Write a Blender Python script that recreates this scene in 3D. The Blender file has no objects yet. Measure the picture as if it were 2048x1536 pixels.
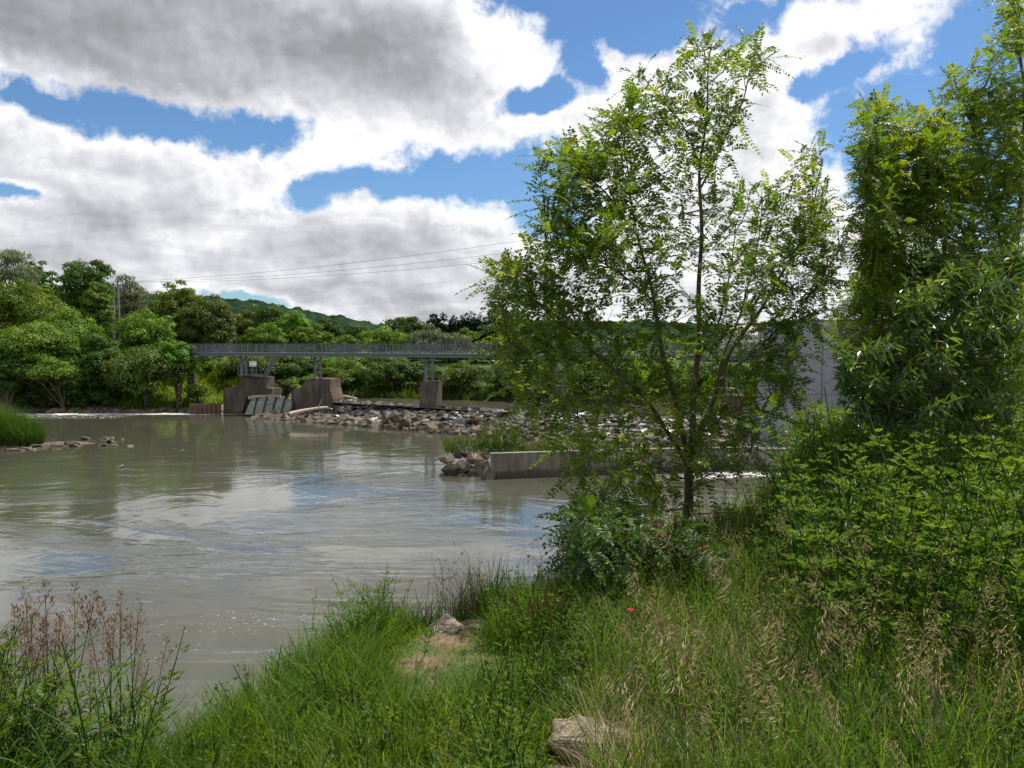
import bpy, bmesh, math, random
import numpy as np
from mathutils import Vector, Matrix
C = bpy.context.scene.collection
R = math.radians
rng = np.random.default_rng(7)
random.seed(7)

# ------------------------------------------------------------------ camera
CAMZ, FPX, PITCH = 8.0, 1577.0, R(3.01)
cam = bpy.data.cameras.new('camera'); camo = bpy.data.objects.new('camera', cam); C.objects.link(camo)
camo.location = (0, 0, CAMZ); camo.rotation_euler = (R(90) - PITCH, 0, 0)
cam.sensor_width = 36; cam.lens = 36 * FPX / 2048; cam.clip_start = 0.05; cam.clip_end = 5000
sc = bpy.context.scene; sc.camera = camo
sc.view_settings.view_transform = 'Standard'; sc.view_settings.look = 'None'
sc.view_settings.exposure = 0.42; sc.view_settings.gamma = 1; sc.view_settings.use_curve_mapping = False
try:
    sc.cycles.max_bounces = 5; sc.cycles.transparent_max_bounces = 4
    sc.cycles.diffuse_bounces = 2; sc.cycles.transmission_bounces = 3; sc.cycles.glossy_bounces = 3
except Exception: pass

def at(px, py, Y):
    """point of the place at forward distance Y on the sight line of a photo pixel (a surveying aid)"""
    a = (px - 1024) / FPX; b = (768 - py) / FPX
    d = np.array([a, math.cos(PITCH) + b * math.sin(PITCH), -math.sin(PITCH) + b * math.cos(PITCH)])
    return np.array([0, 0, CAMZ]) + d * (Y / d[1])
def onz(px, py, z):
    p = at(px, py, 1.0) - np.array([0, 0, CAMZ])
    return np.array([0, 0, CAMZ]) + p * ((z - CAMZ) / p[2])

# ------------------------------------------------------------------ light
SUN_AZ, SUN_EL = R(46), R(62)          # clockwise from the view direction (+Y), above the horizon
sd = Vector((math.sin(SUN_AZ) * math.cos(SUN_EL), math.cos(SUN_AZ) * math.cos(SUN_EL), math.sin(SUN_EL)))
sl = bpy.data.lights.new('sun', 'SUN'); sl.energy = 5.0; sl.angle = R(0.5); sl.color = (1, 0.94, 0.84)
so = bpy.data.objects.new('sun', sl); C.objects.link(so)
so.rotation_euler = sd.to_track_quat('Z', 'Y').to_euler(); so.location = sd * 60

world = bpy.data.worlds.new('World'); sc.world = world; world.use_nodes = True
NT = world.node_tree; NT.nodes.clear()
def N(nt, t, **k):
    n = nt.nodes.new(t)
    for a, v in k.items():
        if a.startswith('_'): continue
        setattr(n, a, v)
    return n
def L(nt, a, b): nt.links.new(a, b)
def mth(nt, op, a, b=None, c=None, clamp=False):
    n = nt.nodes.new('ShaderNodeMath'); n.operation = op; n.use_clamp = clamp
    for i, v in enumerate((a, b, c)):
        if v is None: continue
        if isinstance(v, (int, float)): n.inputs[i].default_value = v
        else: nt.links.new(v, n.inputs[i])
    return n.outputs[0]
def maprange(nt, v, a, b, c=0.0, d=1.0, smooth=True):
    n = nt.nodes.new('ShaderNodeMapRange'); n.interpolation_type = 'SMOOTHSTEP' if smooth else 'LINEAR'
    nt.links.new(v, n.inputs['Value'])
    for k, x in zip(('From Min', 'From Max', 'To Min', 'To Max'), (a, b, c, d)): n.inputs[k].default_value = x
    return n.outputs[0]
def mixc(nt, f, a, b, mode='MIX'):
    n = nt.nodes.new('ShaderNodeMix'); n.data_type = 'RGBA'; n.blend_type = mode
    for s, v in ((n.inputs[0], f), (n.inputs[6], a), (n.inputs[7], b)):
        if isinstance(v, (int, float)): s.default_value = v
        elif isinstance(v, (tuple, list)): s.default_value = (*v, 1) if len(v) == 3 else v
        else: nt.links.new(v, s)
    return n.outputs[2]
def noise(nt, vec, scale, detail=4, rough=0.5, dist=0.0, dim='3D'):
    n = nt.nodes.new('ShaderNodeTexNoise'); n.noise_dimensions = dim
    n.inputs['Scale'].default_value = scale; n.inputs['Detail'].default_value = detail
    n.inputs['Roughness'].default_value = rough; n.inputs['Distortion'].default_value = dist
    if vec is not None: nt.links.new(vec, n.inputs['Vector'])
    return n

def build_world():
    nt = NT
    sky = N(nt, 'ShaderNodeTexSky', sky_type='NISHITA'); sky.sun_disc = False
    sky.sun_elevation = SUN_EL; sky.sun_rotation = SUN_AZ; sky.altitude = 200
    sky.air_density = 1.0; sky.dust_density = 0.5; sky.ozone_density = 2.0
    tc = N(nt, 'ShaderNodeTexCoord'); sx = N(nt, 'ShaderNodeSeparateXYZ'); L(nt, tc.outputs['Generated'], sx.inputs[0])
    az = mth(nt, 'ARCTAN2', sx.outputs[0], sx.outputs[1])
    el = mth(nt, 'ARCSINE', sx.outputs[2])
    P = N(nt, 'ShaderNodeCombineXYZ'); L(nt, az, P.inputs[0]); L(nt, el, P.inputs[1])
    # cloud-plane coordinates make cells shrink towards the horizon
    zc = mth(nt, 'ADD', mth(nt, 'MAXIMUM', sx.outputs[2], 0.0), 0.22)
    Q = N(nt, 'ShaderNodeCombineXYZ')
    L(nt, mth(nt, 'DIVIDE', sx.outputs[0], zc), Q.inputs[0]); L(nt, mth(nt, 'DIVIDE', sx.outputs[1], zc), Q.inputs[1])
    nA = noise(nt, Q.outputs[0], 2.6, 8, 0.58, 0.25)
    nB = noise(nt, P.outputs[0], 9, 7, 0.62, 0.2)
    nW = noise(nt, P.outputs[0], 3.0, 3, 0.5)
    wv = N(nt, 'ShaderNodeVectorMath', operation='SUBTRACT'); L(nt, nW.outputs['Color'], wv.inputs[0]); wv.inputs[1].default_value = (.5, .5, .5)
    ws = N(nt, 'ShaderNodeVectorMath', operation='MULTIPLY_ADD'); L(nt, wv.outputs[0], ws.inputs[0]); ws.inputs[1].default_value = (.10, .10, 0); L(nt, P.outputs[0], ws.inputs[2])
    nF = noise(nt, P.outputs[0], 16, 5, 0.6)
    wf = N(nt, 'ShaderNodeVectorMath', operation='SUBTRACT'); L(nt, nF.outputs['Color'], wf.inputs[0]); wf.inputs[1].default_value = (.5, .5, .5)
    ws2 = N(nt, 'ShaderNodeVectorMath', operation='MULTIPLY_ADD'); L(nt, wf.outputs[0], ws2.inputs[0]); ws2.inputs[1].default_value = (.06, .05, 0); L(nt, ws.outputs[0], ws2.inputs[2])
    PW = ws2.outputs[0]
    def blob(cx, cy, rx, ry, ang):
        a = math.atan((cx - 1024) / FPX); e = math.atan((685 - cy) / FPX * math.cos(a))
        m = N(nt, 'ShaderNodeMapping', vector_type='TEXTURE'); L(nt, PW, m.inputs[0])
        m.inputs['Location'].default_value = (a, e, 0); m.inputs['Rotation'].default_value = (0, 0, -R(ang))
        m.inputs['Scale'].default_value = (rx / FPX, ry / FPX, 1)
        l = N(nt, 'ShaderNodeVectorMath', operation='LENGTH'); L(nt, m.outputs[0], l.inputs[0])
        return mth(nt, 'SUBTRACT', 1.0, l.outputs['Value'])
    def union(bl, floor=-1.0):
        o = None
        for b in bl:
            v = blob(*b); o = v if o is None else mth(nt, 'SMOOTH_MAX', o, v, 0.25)
        return mth(nt, 'MAXIMUM', o, floor)
    blue = union([(110, 205, 150, 36, 3), (330, 238, 190, 34, 12), (520, 275, 120, 38, -4),
                  (760, 375, 180, 36, -12), (930, 345, 190, 60, -6), (1090, 370, 150, 95, 10), (1090, 420, 130, 60, 25),
                  (1290, 25, 320, 85, 0), (1290, 85, 130, 40, 0), (1150, 90, 90, 60, 0), (1130, 40, 160, 55, 10), (1170, 150, 60, 70, 0), (1080, 215, 100, 26, -8), (1480, 60, 90, 50, 0),
                  (1780, 230, 140, 90, -20), (1940, 150, 180, 140, -15), (2000, 350, 150, 160, 0), (1700, 160, 80, 36, -20),
                  (1760, 330, 70, 70, 0), (1620, 190, 40, 30, 0), (1650, -30, 300, 60, 0), (505, 602, 80, 20, 8), (30, 395, 70, 16, 0)], -0.9)
    blue = mth(nt, 'MAXIMUM', blue, maprange(nt, sx.outputs[2], 0.60, 0.82, -0.9, 0.62))  # unseen overhead sky cleared of cloud to weaken the ambient fill
    nE = noise(nt, P.outputs[0], 34, 6, .65, .2)
    f = mth(nt, 'ADD', blue, mth(nt, 'MULTIPLY', mth(nt, 'SUBTRACT', nB.outputs['Fac'], 0.5), 1.5))
    f = mth(nt, 'ADD', f, mth(nt, 'MULTIPLY', mth(nt, 'SUBTRACT', nA.outputs['Fac'], 0.5), 0.7))
    f = mth(nt, 'ADD', f, mth(nt, 'MULTIPLY', mth(nt, 'SUBTRACT', nE.outputs['Fac'], 0.5), 1.0))
    cloud = maprange(nt, f, 0.42, -0.10)
    # shading of the cloud bases: thick parts are grey, thin rims white
    dark = union([(180, 40, 480, 140, 6), (520, 90, 300, 100, 10), (760, 130, 200, 100, 0)], -1)
    dark2 = union([(760, 500, 330, 90, 6), (300, 420, 420, 80, 4), (200, 520, 330, 70, 0), (760, 590, 380, 60, 0), (1000, 560, 200, 60, 0)], -1)
    thick = mth(nt, 'ADD', maprange(nt, dark, -0.5, 0.9, 0, .72), maprange(nt, dark2, -0.4, 1.0, 0, 0.34))
    nC = noise(nt, Q.outputs[0], 3.4, 7, 0.55, 0.4)
    nD = noise(nt, P.outputs[0], 7, 6, 0.6, 0.3)
    tex = mth(nt, 'ADD', mth(nt, 'MULTIPLY', mth(nt, 'SUBTRACT', nC.outputs['Fac'], 0.5), 1.15), mth(nt, 'MULTIPLY', mth(nt, 'SUBTRACT', nD.outputs['Fac'], 0.5), .55))
    # relief: compare the billows with the same billows a little nearer the sun (up and to the right)
    def shifted(v, sc, det, dx, dy):
        a_ = N(nt, 'ShaderNodeVectorMath', operation='ADD'); L(nt, v, a_.inputs[0]); a_.inputs[1].default_value = (dx, dy, 0)
        return mth(nt, 'SUBTRACT', noise(nt, a_.outputs[0], sc, det, .58, .2).outputs['Fac'], noise(nt, v, sc, det, .58, .2).outputs['Fac'])
    rel = mth(nt, 'ADD', mth(nt, 'MULTIPLY', shifted(P.outputs[0], 11, 6, .014, .018), .75), mth(nt, 'MULTIPLY', shifted(P.outputs[0], 30, 5, .006, .008), .45))
    tex = mth(nt, 'ADD', tex, rel)
    rim = maprange(nt, f, -.9, .1, 0.10, -.14)
    th = mth(nt, 'ADD', mth(nt, 'ADD', thick, rim), mth(nt, 'ADD', tex, .08), clamp=True)
    cr = N(nt, 'ShaderNodeValToRGB'); L(nt, th, cr.inputs[0])
    e = cr.color_ramp.elements; e[0].position = 0; e[0].color = (1.04, 1.04, 1.06, 1); e[1].position = 1; e[1].color = (0.32, 0.325, 0.345, 1)
    k = cr.color_ramp.elements.new(0.35); k.color = (0.70, 0.705, 0.745, 1); k = cr.color_ramp.elements.new(0.7); k.color = (0.47, 0.475, 0.51, 1)
    b1 = N(nt, 'ShaderNodeBackground'); L(nt, mixc(nt, 1.0, sky.outputs[0], (0.66, 0.90, 1.10), 'MULTIPLY'), b1.inputs[0]); b1.inputs[1].default_value = 0.08
    b2 = N(nt, 'ShaderNodeBackground'); L(nt, cr.outputs[0], b2.inputs[0]); b2.inputs[1].default_value = 0.77
    mx = N(nt, 'ShaderNodeMixShader'); L(nt, cloud, mx.inputs[0]); L(nt, b1.outputs[0], mx.inputs[1]); L(nt, b2.outputs[0], mx.inputs[2])
    out = N(nt, 'ShaderNodeOutputWorld'); L(nt, mx.outputs[0], out.inputs[0])
build_world()

# ------------------------------------------------------------------ helpers
def tag(o, label=None, cat=None, group=None, kind=None):
    if label: o['label'] = label
    if cat: o['category'] = cat
    if group: o['group'] = group
    if kind: o['kind'] = kind
    return o
def empty(name, loc, label=None, cat=None, group=None, rz=0):
    o = bpy.data.objects.new(name, None); C.objects.link(o); o.location = tuple(float(v) for v in loc); o.rotation_euler = (0, 0, rz)
    o.empty_display_size = 0.2
    return tag(o, label, cat, group)
def copy_thing(o, loc, rot=None, scale=None, parent=None):
    c = o.copy(); C.objects.link(c)
    if parent is not None: c.parent = parent
    else:
        c.location = tuple(float(v) for v in loc)
        if rot is not None: c.rotation_euler = rot
        if scale is not None: c.scale = (scale,) * 3 if isinstance(scale, (int, float)) else scale
    for ch in o.children: copy_thing(ch, None, parent=c)
    return c

class MB:
    """collects vertices and faces (numpy) and links them as one mesh"""
    def __init__(s): s.V = []; s.F = []; s.A = []; s.n = 0
    def add(s, V, F, a=None):
        V = np.asarray(V, float).reshape(-1, 3); F = np.asarray(F, int)
        s.V.append(V); s.F.append(F + s.n); s.n += len(V)
        s.A.append(np.full(len(F), 0.5) if a is None else np.broadcast_to(np.asarray(a, float), (len(F),)))
        return s
    def build(s, name, mat, parent=None, smooth=False, loc=None):
        V = np.concatenate(s.V)
        if parent is not None and loc is None:
            V = V - np.array(parent.location)
        if loc is not None: V = V - np.array(loc)
        me = bpy.data.meshes.new(name)
        me.vertices.add(len(V)); me.vertices.foreach_set('co', V.astype(np.float32).ravel())
        cnt = np.concatenate([np.full(len(f), f.shape[1]) for f in s.F]); loops = np.concatenate([f.ravel() for f in s.F])
        me.loops.add(len(loops)); me.loops.foreach_set('vertex_index', loops.astype(np.int32))
        me.polygons.add(len(cnt)); st = np.concatenate([[0], np.cumsum(cnt)[:-1]])
        me.polygons.foreach_set('loop_start', st.astype(np.int32))
        me.update(calc_edges=True)
        at_ = me.attributes.new('rnd', 'FLOAT', 'FACE'); at_.data.foreach_set('value', np.concatenate(s.A).astype(np.float32))
        me.polygons.foreach_set('use_smooth', np.full(len(cnt), smooth))
        me.validate()
        me.materials.append(mat)
        o = bpy.data.objects.new(name, me); C.objects.link(o)
        if parent is not None: o.parent = parent
        if loc is not None and parent is None: o.location = tuple(float(v) for v in loc)
        return o

BOXF = np.array([[0, 1, 3, 2], [4, 6, 7, 5], [0, 4, 5, 1], [2, 3, 7, 6], [0, 2, 6, 4], [1, 5, 7, 3]])
def box(mb, c, size, rz=0.0, a=None):
    s = np.array(size) / 2
    V = np.array([[x, y, z] for x in (-1, 1) for y in (-1, 1) for z in (-1, 1)]) * s
    cs, sn = math.cos(rz), math.sin(rz)
    V = V @ np.array([[cs, sn, 0], [-sn, cs, 0], [0, 0, 1]]) + np.array(c)
    return mb.add(V, BOXF, a)
def beam(mb, p, q, w, h, a=None):
    """rectangular bar from p to q, w wide, h high"""
    p = np.array(p, float); q = np.array(q, float); d = q - p; ln = np.linalg.norm(d); d /= ln
    up = np.array([0, 0, 1.0]) if abs(d[2]) < 0.95 else np.array([0, 1.0, 0])
    s = np.cross(d, up); s /= np.linalg.norm(s); u = np.cross(s, d)
    V = []
    for e in (p, q):
        for i in (-1, 1):
            for j in (-1, 1): V.append(e + s * w / 2 * i + u * h / 2 * j)
    return mb.add(V, BOXF, a)
def prism(mb, poly, dirv, a=None):
    """extrude a closed 3d polygon along dirv"""
    P = np.array(poly, float); n = len(P); V = np.concatenate([P, P + np.array(dirv)])
    mb.add(V, np.array([[i, (i + 1) % n, (i + 1) % n + n, i + n] for i in range(n)]), a)
    mb.add(V, np.array([list(range(n))[::-1]]), a); mb.add(V, np.array([list(range(n, 2 * n))]), a)
    return mb
def tube(mb, pts, rad, sides=6, a=None, cap=False):
    P = np.array(pts, float); n = len(P); rad = np.broadcast_to(np.asarray(rad, float), (n,))
    T = np.gradient(P, axis=0); T /= np.linalg.norm(T, axis=1)[:, None] + 1e-9
    ref = np.array([0.31, 0.87, 0.2]) if abs(T[0][2]) > 0.7 else np.array([0, 0, 1.0])
    S = np.cross(T, ref); S /= np.linalg.norm(S, axis=1)[:, None] + 1e-9; U = np.cross(S, T)
    ang = np.linspace(0, 2 * np.pi, sides, endpoint=False)
    V = (P[:, None, :] + rad[:, None, None] * (np.cos(ang)[None, :, None] * S[:, None, :] + np.sin(ang)[None, :, None] * U[:, None, :])).reshape(-1, 3)
    i = np.arange(n - 1)[:, None] * sides; j = np.arange(sides)[None, :]; k = (j + 1) % sides
    F = np.stack([i + j, i + k, i + sides + k, i + sides + j], -1).reshape(-1, 4)
    mb.add(V, F, a)
    if cap: mb.add(V[-sides:], np.array([list(range(sides))]), a)
    return mb
def norm(v): return v / (np.linalg.norm(v, axis=-1, keepdims=True) + 1e-9)
def frames(d, nrm):
    """rotation columns x (side), y (along d), z (normal)"""
    y = norm(d); x = norm(np.cross(y, nrm)); z = np.cross(x, y)
    return np.stack([x, y, z], -1)
LEAF_V = np.array([[0, 0, 0], [-.5, .3, .06], [-.42, .7, .05], [0, 1, -.04], [.42, .7, .05], [.5, .3, .06], ])
LEAF_F = np.array([[0, 1, 2, 3], [0, 3, 4, 5]])
DIA_V = np.array([[0, 0, 0], [-.5, .5, 0.06], [0, 1, 0], [.5, .5, 0.06]]); DIA_F = np.array([[0, 1, 2, 3]])
def leaves(mb, pos, d, nrm, ln, wd, a, tv=LEAF_V, tf=LEAF_F):
    n = len(pos); M = frames(d, nrm)
    S = np.stack([np.broadcast_to(wd, (n,)), np.broadcast_to(ln, (n,)), np.broadcast_to(ln, (n,))], -1)
    V = np.einsum('nij,nkj->nki', M, tv[None] * S[:, None, :]) + pos[:, None, :]
    k = len(tv); F = (tf[None] + (np.arange(n) * k)[:, None, None]).reshape(-1, 4)
    mb.add(V.reshape(-1, 3), F, np.repeat(np.broadcast_to(a, (n,)), len(tf)))
def rdir(n): return norm(rng.normal(size=(n, 3)))
def vnoise(x, y, seed=0):
    """cheap smooth value noise in about -1..1"""
    s = seed * 1.7
    return (np.sin(x * 1.3 + 2.1 * np.sin(y * .9 + s) + s) + np.sin(y * 1.7 + 1.7 * np.sin(x * 1.1 - s) + 2 * s) + .6 * np.sin(x * 3.1 + y * 2.3 + s * 3) + .4 * np.sin(x * 5.7 - y * 4.9 + s)) / 3.0

# ------------------------------------------------------------------ materials
def newmat(name):
    m = bpy.data.materials.new(name); m.use_nodes = True; nt = m.node_tree
    b = nt.nodes['Principled BSDF']; return m, nt, b
def ramp(nt, f, stops):
    cr = nt.nodes.new('ShaderNodeValToRGB'); nt.links.new(f, cr.inputs[0]); el = cr.color_ramp.elements
    while len(el) < len(stops): el.new(0.5)
    for e, (p, c) in zip(el, stops): e.position = p; e.color = (*c, 1)
    return cr.outputs[0]
def leafmat(name, c0, c1, c2, trans=0.4, rough=0.45, spec=0.4, tr_tint=(1.7, 1.6, 0.45)):
    m, nt, b = newmat(name)
    at_ = N(nt, 'ShaderNodeAttribute', attribute_name='rnd')
    oi = N(nt, 'ShaderNodeObjectInfo')
    col = ramp(nt, at_.outputs['Fac'], [(0, c0), (0.55, c1), (1, c2)])
    hs = N(nt, 'ShaderNodeHueSaturation'); L(nt, col, hs.inputs['Color'])
    L(nt, maprange(nt, oi.outputs['Random'], 0, 1, 0.8, 1.2, False), hs.inputs['Value'])
    L(nt, maprange(nt, oi.outputs['Random'], 0, 1, 0.485, 0.515, False), hs.inputs['Hue'])
    col = hs.outputs[0]
    L(nt, col, b.inputs['Base Color']); b.inputs['Roughness'].default_value = rough; b.inputs['Specular IOR Level'].default_value = spec
    t = N(nt, 'ShaderNodeBsdfTranslucent'); L(nt, mixc(nt, 1.0, col, tr_tint, 'MULTIPLY'), t.inputs[0])
    mx = N(nt, 'ShaderNodeMixShader'); mx.inputs[0].default_value = trans
    L(nt, b.outputs[0], mx.inputs[1]); L(nt, t.outputs[0], mx.inputs[2]); L(nt, mx.outputs[0], nt.nodes['Material Output'].inputs[0])
    return m
def barkmat(name, c0, c1, scale=12):
    m, nt, b = newmat(name); tc = N(nt, 'ShaderNodeTexCoord')
    mp = N(nt, 'ShaderNodeMapping'); L(nt, tc.outputs['Object'], mp.inputs[0]); mp.inputs['Scale'].default_value = (1, 1, .2)
    n = noise(nt, mp.outputs[0], scale, 6, .65)
    L(nt, ramp(nt, n.outputs[0], [(.3, c0), (.7, c1)]), b.inputs['Base Color']); b.inputs['Roughness'].default_value = .85
    bp = N(nt, 'ShaderNodeBump'); bp.inputs['Strength'].default_value = .6; bp.inputs['Distance'].default_value = .02
    L(nt, n.outputs[0], bp.inputs['Height']); L(nt, bp.outputs[0], b.inputs['Normal'])
    return m
M = {}
M['locust'] = leafmat('locust_leaf', (.045, .10, .012), (.095, .18, .016), (.24, .31, .03), .52, .42, .4)
M['locust2'] = leafmat('locust_leaf_olive', (.06, .12, .012), (.125, .20, .02), (.25, .25, .03), .55, .42, .35)
M['willowbush'] = leafmat('lance_leaf', (.04, .09, .018), (.075, .14, .03), (.17, .24, .07), .4, .35, .6)
M['grass'] = leafmat('grass_blade', (.032, .075, .008), (.09, .17, .012), (.30, .29, .06), .5, .5, .25)
M['herb'] = leafmat('herb_leaf', (.028, .072, .009), (.062, .135, .014), (.14, .22, .03), .45, .5, .22)
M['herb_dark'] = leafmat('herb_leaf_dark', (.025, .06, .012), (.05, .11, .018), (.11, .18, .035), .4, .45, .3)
M['straw'] = leafmat('straw', (.24, .18, .09), (.42, .33, .19), (.58, .49, .32), .35, .6, .2, (1.1, 1, .8))
M['dry'] = leafmat('dry_stem', (.12, .085, .045), (.19, .14, .07), (.27, .2, .11), .2, .7, .2, (1.1, 1, .8))
M['brownhead'] = leafmat('brown_head', (.09, .045, .02), (.17, .095, .045), (.28, .19, .1), .15, .8, .1, (1.1, 1, .8))
M['panicle'] = leafmat('panicle', (.15, .09, .07), (.27, .18, .14), (.38, .29, .22), .25, .7, .2, (1.1, .9, .8))
M['reedleaf'] = leafmat('reed_leaf', (.03, .065, .015), (.06, .115, .025), (.14, .21, .06), .4, .55, .2)
M['poppy'] = leafmat('poppy_petal', (.55, .02, .008), (.7, .03, .01), (.8, .05, .02), .4, .5, .2, (1.2, .6, .5))
M['maple'] = leafmat('maple_leaf', (.04, .10, .008), (.10, .19, .014), (.23, .31, .03), .36, .55, .25)
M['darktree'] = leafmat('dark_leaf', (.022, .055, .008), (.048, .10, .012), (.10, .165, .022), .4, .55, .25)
M['olive'] = leafmat('olive_leaf', (.042, .072, .010), (.082, .125, .018), (.16, .21, .035), .4, .5, .3)
M['willow'] = leafmat('willow_leaf', (.085, .105, .045), (.145, .17, .075), (.23, .25, .13), .3, .5, .35, (1.1, 1.1, .7))
M['conifer'] = leafmat('conifer_needle', (.006, .016, .008), (.012, .028, .013), (.022, .045, .02), .1, .6, .2)
M['bark'] = barkmat('bark', (.035, .028, .02), (.11, .09, .065))
M['bark_young'] = barkmat('young_bark', (.045, .032, .022), (.13, .10, .07), 30)

def rockmat(name, c0, c1, c2, scale=1.4, wet=False, bump=.5):
    m, nt, b = newmat(name); tc = N(nt, 'ShaderNodeTexCoord'); oi = N(nt, 'ShaderNodeObjectInfo')
    off = N(nt, 'ShaderNodeVectorMath', operation='ADD'); L(nt, tc.outputs['Object'], off.inputs[0])
    cb = N(nt, 'ShaderNodeCombineXYZ'); r9 = mth(nt, 'MULTIPLY', oi.outputs['Random'], 37.0)
    for i in range(3): L(nt, r9, cb.inputs[i])
    L(nt, cb.outputs[0], off.inputs[1])
    n1 = noise(nt, off.outputs[0], scale, 7, .62, .4); n2 = noise(nt, off.outputs[0], scale * 7, 5, .65)
    f = mth(nt, 'ADD', mth(nt, 'MULTIPLY', n1.outputs[0], .7), mth(nt, 'MULTIPLY', n2.outputs[0], .3))
    col = ramp(nt, f, [(.32, c0), (.5, c1), (.68, c2)])
    hs = N(nt, 'ShaderNodeHueSaturation'); L(nt, col, hs.inputs['Color']); L(nt, maprange(nt, oi.outputs['Random'], 0, 1, .65, 1.25, False), hs.inputs['Value'])
    L(nt, hs.outputs[0], b.inputs['Base Color']); b.inputs['Roughness'].default_value = .35 if wet else .85
    if not wet: b.inputs['Specular IOR Level'].default_value = .25
    bp = N(nt, 'ShaderNodeBump'); bp.inputs['Strength'].default_value = bump; bp.inputs['Distance'].default_value = .08
    L(nt, f, bp.inputs['Height']); L(nt, bp.outputs[0], b.inputs['Normal'])
    return m
M['rock'] = rockmat('riprap_rock', (.045, .037, .028), (.12, .098, .072), (.24, .20, .15))
M['rock_wet'] = rockmat('wet_rock', (.035, .031, .025), (.085, .076, .062), (.17, .15, .12), wet=True)
M['limestone'] = rockmat('limestone', (.26, .20, .15), (.42, .34, .26), (.56, .48, .39), 6, bump=.8)
M['brownrock'] = rockmat('brown_boulder', (.12, .085, .055), (.25, .18, .12), (.38, .29, .2), 2)

def concmat(name, base, dark, streak=.6, scale=.5, rust=None):
    m, nt, b = newmat(name); g = N(nt, 'ShaderNodeNewGeometry')
    mp = N(nt, 'ShaderNodeMapping'); L(nt, g.outputs['Position'], mp.inputs[0]); mp.inputs['Scale'].default_value = (1, 1, .09)
    ns = noise(nt, mp.outputs[0], 3.2, 6, .65); nb = noise(nt, g.outputs['Position'], scale, 6, .6); nf = noise(nt, g.outputs['Position'], 22, 4, .6)
    f = mth(nt, 'ADD', mth(nt, 'MULTIPLY', ns.outputs[0], streak), mth(nt, 'MULTIPLY', nb.outputs[0], 1 - streak))
    col = mixc(nt, maprange(nt, f, .38, .66), dark, base)
    if rust: col = mixc(nt, maprange(nt, nb.outputs[0], .52, .68, 0, .7), col, rust)
    col = mixc(nt, maprange(nt, nf.outputs[0], .2, .8, 0, .35), col, tuple(v * 1.35 for v in base))
    sz = N(nt, 'ShaderNodeSeparateXYZ'); L(nt, g.outputs['Position'], sz.inputs[0])
    tide = maprange(nt, mth(nt, 'ADD', sz.outputs[2], mth(nt, 'MULTIPLY', mth(nt, 'SUBTRACT', nb.outputs[0], .5), .9)), .55, .25, 0, .75)
    col = mixc(nt, tide, col, (.05, .048, .03))
    L(nt, col, b.inputs['Base Color']); b.inputs['Roughness'].default_value = .9; b.inputs['Specular IOR Level'].default_value = .2
    bp = N(nt, 'ShaderNodeBump'); bp.inputs['Strength'].default_value = .3; bp.inputs['Distance'].default_value = .03
    L(nt, nf.outputs[0], bp.inputs['Height']); L(nt, bp.outputs[0], b.inputs['Normal'])
    return m
M['conc_pier'] = concmat('pier_concrete', (.125, .108, .09), (.038, .033, .028), .6, .5, (.16, .10, .06))
M['conc_wall'] = concmat('wall_concrete', (.24, .22, .185), (.075, .068, .056), .55)
M['conc_new'] = concmat('new_concrete', (.26, .27, .295), (.19, .20, .22), .4, .3)
M['conc_joint'] = concmat('joint', (.12, .12, .125), (.10, .10, .10))
def plain(name, col, rough=.6, metal=0, var=.25, scale=6):
    m, nt, b = newmat(name); g = N(nt, 'ShaderNodeNewGeometry'); n = noise(nt, g.outputs['Position'], scale, 5, .6)
    L(nt, ramp(nt, n.outputs[0], [(.3, tuple(v * (1 - var) for v in col)), (.7, tuple(v * (1 + var) for v in col))]), b.inputs['Base Color'])
    b.inputs['Roughness'].default_value = rough; b.inputs['Metallic'].default_value = metal
    return m
M['steel'] = plain('galvanised_steel', (.11, .125, .14), .5, .3)
M['girder'] = plain('painted_girder', (.11, .135, .16), .5, .1)
M['darksteel'] = plain('dark_steel', (.05, .052, .055), .6, .2)
M['white'] = plain('white_paint', (.7, .7, .7), .5, 0, .1)
M['redbrown'] = plain('rusty_sheet', (.10, .06, .042), .8, 0, .4)
M['wood'] = plain('weathered_wood', (.36, .30, .23), .85, 0, .25, 3)
M['poletimber'] = plain('pole_timber', (.20, .21, .20), .8, 0, .2, 3)
M['cable'] = plain('cable', (.06, .06, .065), .5)
M['roof'] = plain('roof_tile', (.35, .28, .25), .8)
M['render'] = plain('pale_render', (.62, .6, .56), .8, 0, .08)
M['glass'] = plain('window_glass', (.04, .045, .05), .1)

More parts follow.
